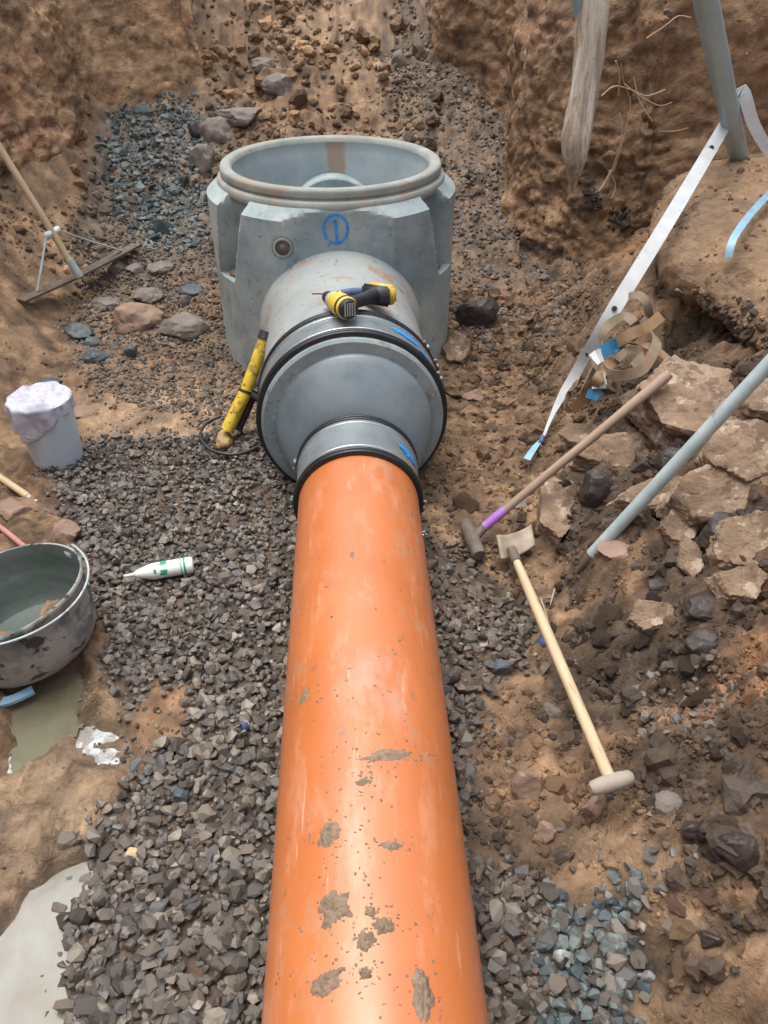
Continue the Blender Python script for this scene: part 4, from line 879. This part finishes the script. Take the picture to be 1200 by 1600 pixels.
bp = at(92, 716, .02); t = thing('white_bucket', 'tall white plastic bucket half sunk in gravel on the left', 'bucket', (bp.x, bp.y, 0))
lathe('shell', [(.118, -.02), (.12, 0), (.128, .15), (.138, .36), (.143, .362), (.143, .37), (.136, .372), (.125, .15), (.1, .01), (0, .01)], m_whitepl, t, 48)
tube('handle', [(.14*math.cos(x_)+.0, .14*math.sin(x_)-.01, .33-.10*math.sin((x_-3.4)/2.2*math.pi)) for x_ in [3.4+2.2*k/14 for k in range(15)]], .003, m_clampsteel, t, 6)
V, F = [], []; nr, na = 34, 90
for i in range(nr+1):
    q_ = i/nr
    for k in range(na):
        a_ = 2*math.pi*k/na; hang = .05+.12*max(0, math.cos(a_-math.radians(200)))+.05*max(0, math.cos(a_-math.radians(285)))+.02*math.sin(3*a_)
        R_ = .143+.003*math.sin(11*a_); Ls = R_+hang; s = q_*Ls
        wr = mnoise.fractal(Vector((math.cos(a_)*s*14, math.sin(a_)*s*14, 3)), .7, 2.1, 5)
        if s < R_: x_ = s; z_ = .372+.012*(1-(s/R_)**2)+.026*wr*min(1, (R_-s)/.03+.35)
        else:
            e = s-R_; fold = .008*math.sin(9*a_+2*math.sin(2*a_))*min(1, e/.04); x_ = R_+.003+fold+.005*wr-e*.05; z_ = .372-e+.006*wr
        V.append((bp.x+x_*math.cos(a_)-.008, bp.y+x_*math.sin(a_), z_))
for i in range(nr):
    for k in range(na): F.append((i*na+k, i*na+(k+1) % na, (i+1)*na+(k+1) % na, (i+1)*na+k))
o = mesh('cloth', V, F, m_cloth); tag(o, 'crumpled lilac white rag draped over the white bucket', 'rag')
so_ = o.modifiers.new('thick', 'SOLIDIFY'); so_.thickness = .003

bc = Vector((-1.205, 2.02, .03)); t = thing('mortar_tub', 'large mortar splashed grey tub at the left edge beside a puddle', 'tub', bc); t.rotation_euler = (math.radians(-3), math.radians(-9), 0)
lathe('shell', [(0, .0), (.17, .0), (.215, .02), (.245, .07), (.252, .13), (.255, .17), (.262, .26), (.272, .272), (.272, .286)], m_tub, t, 72, wob=.01)
lathe('lip', [(.264, .272), (.271, .275), (.274, .281), (.271, .287), (.265, .287), (.262, .28)], m_tub, t, 72, wob=.01)
lathe('inner_surface', [(.262, .286), (.25, .22), (.24, .12), (.2, .05), (0, .045)], m_tubin, t, 72, wob=.01)
tube('handle', [(.288*math.cos(x_), .288*math.sin(x_), .285-.03*math.sin((x_+1.5)/2.4*math.pi)) for x_ in [-1.5+2.4*k/24 for k in range(25)]], .0045, m_galv, t, 8)
box('handle_lug', (.03, .05, .05), m_tub, t, Matrix.Translation((.27*math.cos(.9), .27*math.sin(.9), .25)) @ Matrix.Rotation(.9, 4, 'Z'), .006)
box('handle_lug', (.03, .05, .05), m_tub, t, Matrix.Translation((.27*math.cos(-1.5), .27*math.sin(-1.5), .25)) @ Matrix.Rotation(-1.5, 4, 'Z'), .006)
P_ = [at(-60, 1108, .03), at(-10, 1100, .035), at(20, 1093, .04), at(52, 1078, .045)]
o = ribbon('blue_strip', P_, .035, m_paleblue, None, None, .012); tag(o, 'curved light blue plastic strip on the mud in front of the grey tub', 'plastic strip')

t = thing('sealant_bottle', 'white squeeze bottle with green print lying on gravel', 'bottle')
b, c = at(302, 882, .09), at(232, 894, .09); D = (c-b).normalized(); mb = basis(b, D)
lathe('bottle_body', [(0, 0), (.028, 0), (.034, .006), (.034, .16), (.03, .178), (.016, .225), (.013, .23)], m_whitepl if 0 else mat('white_bottle', [(.75, .78, .74), (.85, .87, .82)], 4, .4, 0, stains=[((.3, .26, .2), 12, .66, .05, 2, .6)]), t, 28, mb)
lathe('nozzle', [(.013, .23), (.009, .236), (.006, .275), (.0, .277)], m_strap, t, 16, mb)
lathe('green_band', [(.0345, .03), (.0347, .038)], m_green, t, 28, mb); lathe('green_band', [(.0345, .046), (.0347, .05)], m_green, t, 28, mb)
def cylpatch(name, r, a0, a1, z0, z1, M, m, parent, seed):
    V, F = [], []
    for i in range(13):
        a_ = a0+(a1-a0)*i/12; k = .6+.6*mnoise.noise(Vector((a_*3, seed, 0)))
        for z in (z0+(z1-z0)*.2*k, z1-(z1-z0)*.25*(1-k)): V.append(M @ Vector((r*math.cos(a_), r*math.sin(a_), z)))
    for i in range(12): F.append((i*2, i*2+1, i*2+3, i*2+2))
    mesh(name, V, F, m, parent)
for a0 in (0, 1.3, 2.5, 3.9, 5.1): cylpatch('green_print', .0348, a0, a0+.7, .10, .135, mb, m_green, t, a0)
for a0 in (.4, 2.6, 4.4): cylpatch('green_print', .0348, a0, a0+.5, .145, .158, mb, m_green, t, a0+1)

def stick(name, pts, r, m, label, cat, tip=None):
    t = thing(name, label, cat); tube('shaft', pts, r, m, t, 12)
    return t
a, b = at(-60, 705, .12), at(44, 776, .06); t = stick('hand_tool', [a, a.lerp(b, .5), b], .017, m_wood, 'wooden tool handle reaching in from the left edge under the white bucket', 'tool handle')
tube('ferrule', [b, at(58, 786, .055)], .014, m_galv, t, 10); tube('tine', [at(58, 786, .055), at(80, 802, .045)], [.008, .004], m_rust, t, 8)
a, b = at(-30, 800, .1), at(62, 874, .06); stick('pink_stick', [a, a.lerp(b, .5)+Vector((0, 0, .005)), b], .012, mat('faded_pink_plastic', [(.42, .16, .15), (.5, .23, .21)], 9, .6, .1), 'faded pink plastic stick poking out behind the grey tub', 'stick')

# ------------------------------------------------------------------ right side: hammer, spade, poles, straps
t = thing('sledgehammer', 'sledgehammer with worn wooden handle and purple painted neck', 'hammer')
hc = at(740, 842, .10); he = at(1046, 584, .72); h0 = at(757, 823, .13); pe = h0.lerp(he, .115)
tube('handle', [pe, pe.lerp(he, .3), pe.lerp(he, .7), pe.lerp(he, .97), he], [.018, .0185, .02, .023, .019], m_wood2, t, 14)
tube('painted_neck', [h0, pe], .0205, m_purple, t, 14); tube('head_socket', [hc, h0], .02, m_rust, t, 10)
ha, hb = at(727, 816, .1), at(749, 868, .09); d = (hb-ha).normalized()
tube('head', [ha-d*.0, ha+d*.01, ha.lerp(hb, .3), ha.lerp(hb, .7), hb-d*.008, hb], [.025, .031, .033, .033, .032, .026], m_rust, t, 8)
t = thing('spade', 'small spade with pale wooden shaft and rounded T grip', 'spade')
sa, sb = at(803, 868, .15), at(955, 1222, .27); gd = gz1(sb.x, sb.y)
tube('shaft', [sa+(sa-sb).normalized()*.03]+[sa.lerp(sb, k/5) for k in range(1, 6)], [.015, .019, .02, .019, .0185, .018], m_wood, t, 14)
ga, gb = at(922, 1233, .27), at(988, 1213, .27)
tube('grip', [ga, ga.lerp(gb, .06), ga.lerp(gb, .3), ga.lerp(gb, .7), ga.lerp(gb, .94), gb], [.012, .02, .024, .024, .02, .012], mat('grey_wood_grip', [(.3, .25, .2), (.38, .32, .26)], 12, .7, .2), t, 14)
tl, tr, bl_, brr = at(776, 836, .17), at(830, 820, .15), at(783, 874, .12), at(836, 852, .12)
V = []; nu = 10
for i in range(nu+1):
    for j in range(nu+1):
        u_, v_2 = i/nu, j/nu; p = tl.lerp(tr, u_).lerp(bl_.lerp(brr, u_), v_2); p = p+Vector((0, 0, -.02*(1-(2*u_-1)**2)+.006*mnoise.noise(p*20))); V.append(p)
F = [(i*(nu+1)+j, (i+1)*(nu+1)+j, (i+1)*(nu+1)+j+1, i*(nu+1)+j+1) for i in range(nu) for j in range(nu)]
o = mesh('blade', V, F, mat('muddy_blade', [(.24, .19, .135), (.4, .33, .25)], 12, .7, .4, 40, bdist=.004), t); so_ = o.modifiers.new('thick', 'SOLIDIFY'); so_.thickness = .012; so_.offset = 0
tube('socket', [sa+(sa-sb).normalized()*.045, sa+(sb-sa).normalized()*.05], .021, m_rust, t, 12)
A = hit(900, 903)+Vector((0, 0, .035)); Bq = at(1200, 570, 1.05); E = A+(Bq-A)*1.6
t = thing('steel_pole', 'long galvanised steel pole slanting over the rubble on the right', 'pole'); d = (Bq-A).normalized()
tube('shaft', [A+d*.09]+[A.lerp(E, k/6) for k in range(1, 7)], .0245, m_galv, t, 18); tube('tip', [A+d*.0-Vector((0, 0, .01)), A+d*.05, A+d*.092], [.007, .018, .0246], m_rust, t, 12)
A = Vector((2.27, 4.6, .9)); A = at(1163, 288, .90); Tt = atY(1103, 0, 4.0); o = tube('grey_plastic_pipe', [A-(Tt-A).normalized()*.08, A.lerp(Tt, .5), Tt, A+(Tt-A)*1.4], .053, m_greypipe, None, 24)
tag(o, 'thick grey plastic pipe standing against the bank at upper right', 'pipe')
a, b = atY(911, 55, 5.1), atY(897, -25, 5.0); o = tube('thin_grey_pipe', [a-(b-a)*.3, a, b, b+(b-a)], .028, m_greypipe, None, 16); tag(o, 'short thin grey blue pipe sticking down behind the dead trunk', 'pipe')
cn = -FWD
def tocam(p): return (CAM-p).normalized()
# white strap
cp = [(1225, 262, .98), (1200, 240, 1.0), (1176, 195, 1.12), (1160, 142, 1.3), (1149, 165, 1.27), (1130, 200, 1.2), (1050, 335, 1.06), (960, 482, .72), (905, 575, .40), (880, 615, .28), (862, 650, .2), (848, 685, .12)]
P_ = [atY(1235, 270, 4.35), atY(1205, 240, 4.38), atY(1178, 195, 4.4), atY(1160, 142, 4.42), atY(1150, 168, 4.46), atY(1130, 200, 4.47)]+[at(*c) for c in cp[6:]]
t = thing('white_strap', 'long taut white webbing strap running down from the grey pipe', 'strap')
wd = [.055, .055, .06, .065, .065, .066, .068, .07, .06, .045, .02, .012]
ribbon('webbing', P_, wd, m_strap, t, [tocam(p) for p in P_], .004, step=.03)
tube('knot', [P_[-1]+Vector((0, 0, .01)), P_[-1]+Vector((-.02, -.04, .0))], [.014, .012], m_bluegrip, t, 8)
pz = at(823, 718, .10); ribbon('blue_tail', [P_[-1], P_[-1].lerp(pz, .5)+Vector((0, 0, .01)), pz], [.012, .03, .035], m_paleblue, t, None, .004)
for (u, v, z) in ((1108, 231, 1.155), (956, 484, .68), (914, 552, .45)):
    p = min((P_[k].lerp(P_[k+1], j/20) for k in range(4, 10) for j in range(20)), key=lambda q: abs(proj(*q)[1]-v)); lathe('eyelet', [(.013, 0), (.012, .005), (0, .006)], m_blackpl, t, 12, basis(p+tocam(p)*.006, tocam(p)))
# tan tangled straps
t = thing('tan_webbing_straps', 'tangled tan webbing straps with blue sleeves beside the white strap', 'strap')
def rb(pts, w=.045, m=m_tan, name='band', nrm=None, nm=None):
    P = [at(u+random.uniform(-3, 3), v+random.uniform(-3, 3), z+random.uniform(-.015, .015)) for u, v, z in pts]
    N = [Vector(nm).normalized() if nm else tocam(p) for p in P] if not callable(nrm) else [nrm(i, p) for i, p in enumerate(P)]
    return ribbon(name, P, w, m, t, N, .004, step=.015)
m_brown = mat('brown_webbing', [(.22, .13, .065), (.31, .2, .11)], 12, .85, .4, 300, bdist=.001)
def loop(cu, cv, cz_, k=.55):
    c = at(cu, cv, cz_); return lambda i, p: (p-c).normalized()+tocam(p)*k
rb([(950, 512, .60), (962, 488, .68), (980, 466, .76), (1000, 460, .79), (1012, 474, .77), (1012, 496, .70), (1000, 512, .64)], .040, nrm=loop(985, 495, .62))
rb([(948, 545, .58), (944, 522, .62), (955, 502, .68), (975, 494, .71), (991, 502, .70), (994, 518, .66), (982, 530, .6)], .045, nrm=loop(970, 520, .58))
rb([(985, 515, .66), (1005, 505, .70), (1022, 488, .70), (1020, 470, .66)], .03, nrm=loop(1000, 480, .6))
rb([(955, 538, .66), (985, 522, .70), (1010, 508, .72), (1034, 494, .72)], .052, m_brown)
rb([(937, 540, .60), (931, 562, .60), (945, 582, .60), (972, 588, .62), (1000, 576, .66), (1018, 554, .70), (1024, 532, .71), (1020, 522, .7)], .048, nrm=loop(975, 545, .60, .8))
rb([(985, 536, .62), (1008, 540, .66), (1035, 556, .64), (1064, 584, .58)], .045, m_brown, nm=(.3, -.5, .8))
rb([(972, 556, .60), (950, 574, .60), (934, 596, .56), (914, 618, .46), (896, 644, .36)], .048, m_brown)
rb([(925, 560, .54), (912, 588, .50), (893, 610, .42), (884, 632, .34), (892, 640, .32), (912, 612, .44), (930, 572, .54)], .036, nm=(.7, -.5, .5))
rb([(962, 560, .6), (975, 548, .63), (995, 548, .64), (1004, 560, .62), (990, 572, .6)], .036, nrm=loop(982, 560, .55))
m_sleeveb = mat('dark_blue_label', [(.02, .12, .24), (.03, .2, .36)], 30, .55, .1, 90, stains=[((.5, .6, .62), 50, .6, .04, 3, .8)])
rb([(966, 536, .672), (952, 544, .672), (940, 552, .65)], .062, m_sleeveb, 'blue_sleeve'); rb([(940, 552, .65), (934, 556, .64), (929, 562, .63)], .06, m_strap, 'white_sleeve')
rb([(936, 606, .52), (929, 613, .505), (922, 621, .48)], .056, m_sleeveb, 'blue_sleeve'); rb([(946, 588, .58), (938, 597, .56), (933, 605, .54)], .058, m_strap, 'white_sleeve')
P_ = [at(1240, 270, 1.14), at(1200, 305, 1.12), at(1168, 340, 1.11), at(1145, 375, 1.08), at(1138, 402, 1.02)]
o = ribbon('blue_hose', P_, .032, m_paleblue, None, [tocam(p) for p in P_], .02); tag(o, 'curved light blue hose end hanging over the earth bank at right', 'hose')

# ------------------------------------------------------------------ dead trunk, roots, rocks
P_ = [atY(893, 300, 5.0), atY(899, 262, 4.95), atY(903, 225, 4.93), atY(912, 150, 4.98), atY(922, 80, 5.0), atY(930, 0, 5.02), atY(934, -60, 5.05), atY(938, -200, 5.1)]
o = tube('dead_trunk', catmull(P_, .03), 1, m_bark, None, 28)
me = o.data; cen = catmull(P_, .03); n = 28
for i in range(len(cen)):
    s = i/(len(cen)-1); rr = .02+.07*float(sstep(.0, .22, s))*(1-.3*s)
    for k in range(n):
        v = me.vertices[i*n+k]; ci = o.matrix_world.inverted() @ cen[i]; d = (v.co-ci).normalized(); v.co = ci+d*rr*(1+.35*mnoise.fractal(Vector((d.x*1.6, d.y*1.6, s*2.2)), .8, 2.1, 4)+.1*mnoise.noise(Vector((d.x*6, d.y*6, s*5))))
tag(o, 'weathered pale dead tree trunk embedded upright in the earth wall', 'tree trunk')
t = thing('root_tangle', 'thin bare roots hanging from the earth wall right of the dead trunk', 'roots')
for i, pts in enumerate([[(970, 100), (975, 130), (985, 160), (978, 200), (968, 240), (958, 268)], [(968, 175), (972, 210), (965, 240), (948, 290)], [(940, 150), (960, 135), (985, 140), (1010, 150), (1040, 140)],
                         [(975, 130), (1000, 150), (1030, 165), (1050, 160)], [(1010, 60), (1040, 40), (1060, 25), (1080, 28)], [(955, 265), (945, 285), (935, 300)], [(1030, 205), (1055, 205), (1075, 200)],
                         [(990, 120), (1000, 160), (1020, 190)], [(962, 95), (968, 120), (966, 150)], [(950, 265), (962, 290), (955, 310)]]):
    tube('root', catmull([atY(u, v, 4.76+.03*math.sin(i*3+j)) for j, (u, v) in enumerate(pts)], .02), .0028+.001*(i % 3), m_root, t, 6)

ROCKS = [ # px centre, px size (w,h,depth factor), material, label, facets, sub
 (213, 500, 72, 50, m_rockr, 'ruddy angular rock left of the grey round rock', 9),
 (291, 513, 72, 52, m_rockg, 'grey brown rounded rock below the blue gravel beside the manhole', 8),
 (341, 212, 56, 46, m_rockg, 'brown block shaped rock touching the rim of the manhole at left', 7),
 (373, 182, 78, 36, m_rockg, 'long pale topped grey rock behind the manhole rim', 9),
 (320, 258, 40, 60, m_rockg, 'upright grey rock left of the manhole rim', 9),
 (306, 205, 22, 30, m_rockd, 'small dark rock wedged beside the brown block rock', 9),
 (123, 520, 40, 26, m_rockb, 'blue black stone nearest to the squeegee blade', 9),
 (147, 560, 42, 30, m_rockb, 'largest blue black stone above the white bucket', 9),
 (143, 538, 30, 22, m_rockb, 'small blue black stone between two larger ones', 9),
 (205, 552, 20, 22, m_rockb, 'small bluish stone below the ruddy rock', 9),
 (182, 418, 26, 22, m_rockg, 'first of the small grey stones right of the squeegee blade', 9),
 (210, 422, 26, 20, m_rockg, 'middle of the small grey stones right of the squeegee blade', 9),
 (250, 420, 38, 20, m_rockg, 'flat grey stone farthest right of the squeegee blade', 9),
 (300, 455, 36, 20, m_rockb, 'flat dark blue stone above the grey round rock', 9),
 (290, 472, 18, 26, m_rockg, 'small upright stone on top of the grey round rock', 9),
 (232, 465, 44, 26, m_rockg, 'grey stone just behind the ruddy angular rock', 9),
 (165, 475, 40, 20, m_rockg, 'grey green stone between the squeegee and the ruddy rock', 9),
 (80, 598, 36, 14, m_rockb, 'flat bluish stone behind the white bucket', 9),
 (125, 645, 46, 16, m_rockr, 'brown lump of earth right of the white bucket', 9),
 (25, 800, 62, 44, m_rockr, 'flat pinkish slab at the left edge above the pink stick', 12),
 (106, 838, 44, 50, m_rockr, 'flat pinkish stone with pale edge behind the grey tub', 12),
 (182, 1290, 16, 42, m_rockb, 'dark blue stone standing at the edge of the gravel by the mud', 9),
 (210, 1336, 24, 20, mat('yellow_stone', [(.5, .36, .2), (.6, .46, .3)], 9, .7, .3), 'small yellow stone in the foreground gravel', 9),
 (382, 1138, 18, 24, mat('deep_blue_stone', [(.04, .07, .15), (.08, .12, .22)], 9, .5, .4), 'deep blue stone in the gravel left of the pipe', 9),
 (285, 1246, 30, 30, m_rockb, 'slate blue stone in the middle of the left gravel bed', 9),
 (412, 105, 36, 26, m_rockg, 'brown rock high on the rubble slope behind the manhole', 9),
 (435, 140, 46, 40, m_rockg, 'pointed grey rock in the rubble right behind the manhole', 7),
 (625, 100, 24, 34, m_rockg, 'pale grey rock at the foot of the right rear wall', 8),
 (745, 495, 62, 62, m_rockd, 'big dark rock between manhole and right wall', 9),
 (715, 555, 40, 46, m_lime, 'tan crumbly rock right of the manhole foot', 9),
 (740, 620, 40, 26, m_rockr, 'brown rock on the ground right of the reducer', 10),
 (868, 795, 60, 100, m_lime, 'tall tan rock between the hammer and the steel pole', 10),
 (985, 715, 130, 72, m_lime, 'pale broken slab between hammer handle and steel pole', 7),
 (1085, 650, 170, 130, m_lime, 'large pale slab behind the hammer handle end', 7),
 (1160, 715, 120, 90, m_lime, 'pale slab right of the steel pole at the frame edge', 8),
 (1020, 785, 110, 40, m_lime, 'low pale slab crossed by the steel pole', 7),
 (1110, 780, 150, 90, m_lime, 'broad pale slab below the steel pole', 7),
 (1010, 640, 60, 50, m_lime, 'tan clay block under the middle of the hammer handle', 7),
 (1185, 640, 70, 60, m_lime, 'tan clay block at the right edge above the steel pole', 7),
 (1060, 835, 60, 44, m_lime, 'tan broken piece just right of the low slab', 7),
 (905, 690, 60, 34, m_lime, 'flat tan piece beside the lower hammer handle', 7),
 (1150, 920, 70, 50, m_lime, 'tan broken block above the dark boulder at the right edge', 7),
 (1165, 850, 80, 90, m_lime, 'tan rock near the right edge below the broad slab', 8),
 (1050, 730, 50, 50, m_rockd, 'dark earth lump behind the steel pole', 8),
 (1098, 945, 66, 40, m_rockd, 'rounded dark boulder on the dark soil at right', 8),
 (1030, 915, 50, 26, m_rockd, 'flat black rock left of the dark boulder', 8),
 (1100, 945+60, 54, 44, m_rockd, 'jagged black lump below the dark boulder', 8),
 (1120, 835, 70, 60, m_rockd, 'dark lump under the broad pale slab', 8),
 (928, 770, 50, 60, m_rockd, 'black clod beside the tall tan rock', 8),
 (815, 788, 36, 18, m_rockg, 'small brown stone beside the purple hammer neck', 8),
 (930, 1262, 40, 40, m_rockr, 'brown stone right under the spade grip', 8),
 (825, 1230, 50, 50, m_rockr, 'brown earthy rock left of the spade grip', 8),
 (848, 1303, 34, 36, m_rockr, 'tan stone at the edge of the sandy patch', 8),
 (1012, 975, 60, 50, m_lime, 'orange brown rock on the soil left of the dark boulder', 8),
 (1075, 880, 30, 50, m_lime, 'narrow ochre stone beneath the dark lump', 8),
 (960, 860, 50, 30, m_rockr, 'brown lump under the middle of the steel pole', 8),
 (860, 1110, 34, 24, m_rockg, 'grey pebble heap stone right of the spade shaft', 8),
 (875, 1398, 22, 32, m_rockb, 'first bluish stone at the top of the lower right gravel', 9),
 (948, 1432, 28, 24, m_rockb, 'turquoise tinted stone in the lower right gravel', 9),
 (955, 1480, 40, 52, mat('grey_green_stone', [(.14, .16, .15), (.24, .26, .24)], 9, .6, .5), 'tall grey green stone in the lower right gravel', 9),
 (1012, 1528, 24, 22, mat('whitish_stone', [(.2, .21, .22), (.3, .31, .31)], 9, .6, .3), 'whitish stone at the right edge of the lower gravel', 9),
 (876, 1497, 28, 34, mat('pale_speckled_stone', [(.3, .31, .3), (.44, .45, .43)], 25, .6, .3), 'pale speckled stone in the lower right gravel', 9),
 (695, 1080, 18, 18, m_rockb, 'dark stone tucked beside the right flank of the pipe', 9),
 (785, 1045, 30, 32, m_rockb, 'dark blue stone near the middle of the spade', 9),
 (1085, 1300, 44, 30, m_rockd, 'dark rock in the lower right soil', 9),
 (1150, 1330, 60, 60, m_rockd, 'dark lump at the right edge in the lower soil', 9),
 (1110, 1470, 34, 44, m_rockd, 'dark stone low in the right hand soil channel', 9),
 (1040, 1255, 44, 34, m_rockg, 'grey brown stone right of the spade grip', 9),
 (838, 380, 34, 44, m_rockd, 'black lump of asphalt at the foot of the right wall', 9)]
for i, (u, v, pw, ph, m, lb, cuts) in enumerate(ROCKS):
    p = hit(u, v+ph*.1); d = proj(*p)[2]; w_ = pw*d/FPX/2*1.08; h_ = ph*d/FPX/2*1.1; el = math.asin(min(1, (CAM.z-p.z)/(CAM-p).length))
    dep = min(w_*.8, h_/max(.35, math.sin(el))*.8); hz = max(.35*w_, math.sqrt(max(0, h_*h_-(dep*math.sin(el))**2))/math.cos(el)*.9) if math.cos(el) > .2 else w_*.6
    dep = max(dep, w_*.45); hz = min(hz, w_*1.3)
    me = rockmesh(i+100, (w_*1.08, dep*1.05, hz*1.05), 4 if pw > 35 else 3, cuts, .10 if m is not m_lime else .16)
    if m is m_lime: me = slabmesh(i+3, (w_*1.2, h_*1.2, min(w_, h_)*1.05))
    o = link('rock', me, m, None, True); sharp(o, 30 if m is m_lime else 24); o.location = p+Vector((0, 0, hz*.25)); o.rotation_euler = (0, 0, random.uniform(-.3, .3))
    if m is m_lime: o.rotation_euler = (random.uniform(.3, .55), random.uniform(-.35, 0), random.uniform(-.2, .2)); o.location = p+Vector((0, 0, .035))
    tag(o, lb, 'rock', 'loose rocks in the trench')
# scraps
def scrap(name, u, v, r, m, lb, cat):
    p = hit(u, v); o = link(name, rockmesh(int(u), (r, r*1.4, r*.8), 3, 8, .2), m, None, True); o.location = p+Vector((0, 0, r*.7)); tag(o, lb, cat)
scrap('blue_scrap', 846, 1006, .022, m_bluegrip, 'crumpled blue plastic scrap left of the spade shaft', 'plastic scrap')
a, b = hit(828, 396)+Vector((0, 0, .04)), hit(848, 372)+Vector((0, 0, .1)); o = tube('foil_scrap', [a, a.lerp(b, .3), a.lerp(b, .7), b], [.012, .04, .045, .02], mat('dull_silver_foil', [(.2, .2, .21), (.35, .35, .36)], 20, .35, .4, 30, metal=.4), None, 10); tag(o, 'crumpled dull silver wrapper lying at the foot of the right wall', 'wrapper')
t = thing('wire_clip', 'small bright metal clip sticking out beside the orange pipe', 'clip'); p = at(662, 838, .3)
tube('pin', [p+Vector((-.03, 0, 0)), p+Vector((.012, 0, .01))], .004, m_clampsteel, t, 8); tube('bow', [p+Vector((.0, 0, -.02)), p+Vector((.01, 0, .0)), p+Vector((.0, 0, .025))], .005, m_clampsteel, t, 8)
# twigs
t = None
for (u0, v0, u1, v1, lb) in ((843, 945, 858, 1000, 'thin reddish twig just left of the spade shaft'), (865, 930, 858, 955, 'short splinter of wood right of the spade shaft')):
    a, b = hit(u0, v0)+Vector((0, 0, .03)), hit(u1, v1)+Vector((0, 0, .03)); o = tube('twig', [a, a.lerp(b, .5)+Vector((0, 0, .01)), b], [.004, .005, .002], m_root, None, 6); tag(o, lb, 'twig', 'twigs beside the spade')
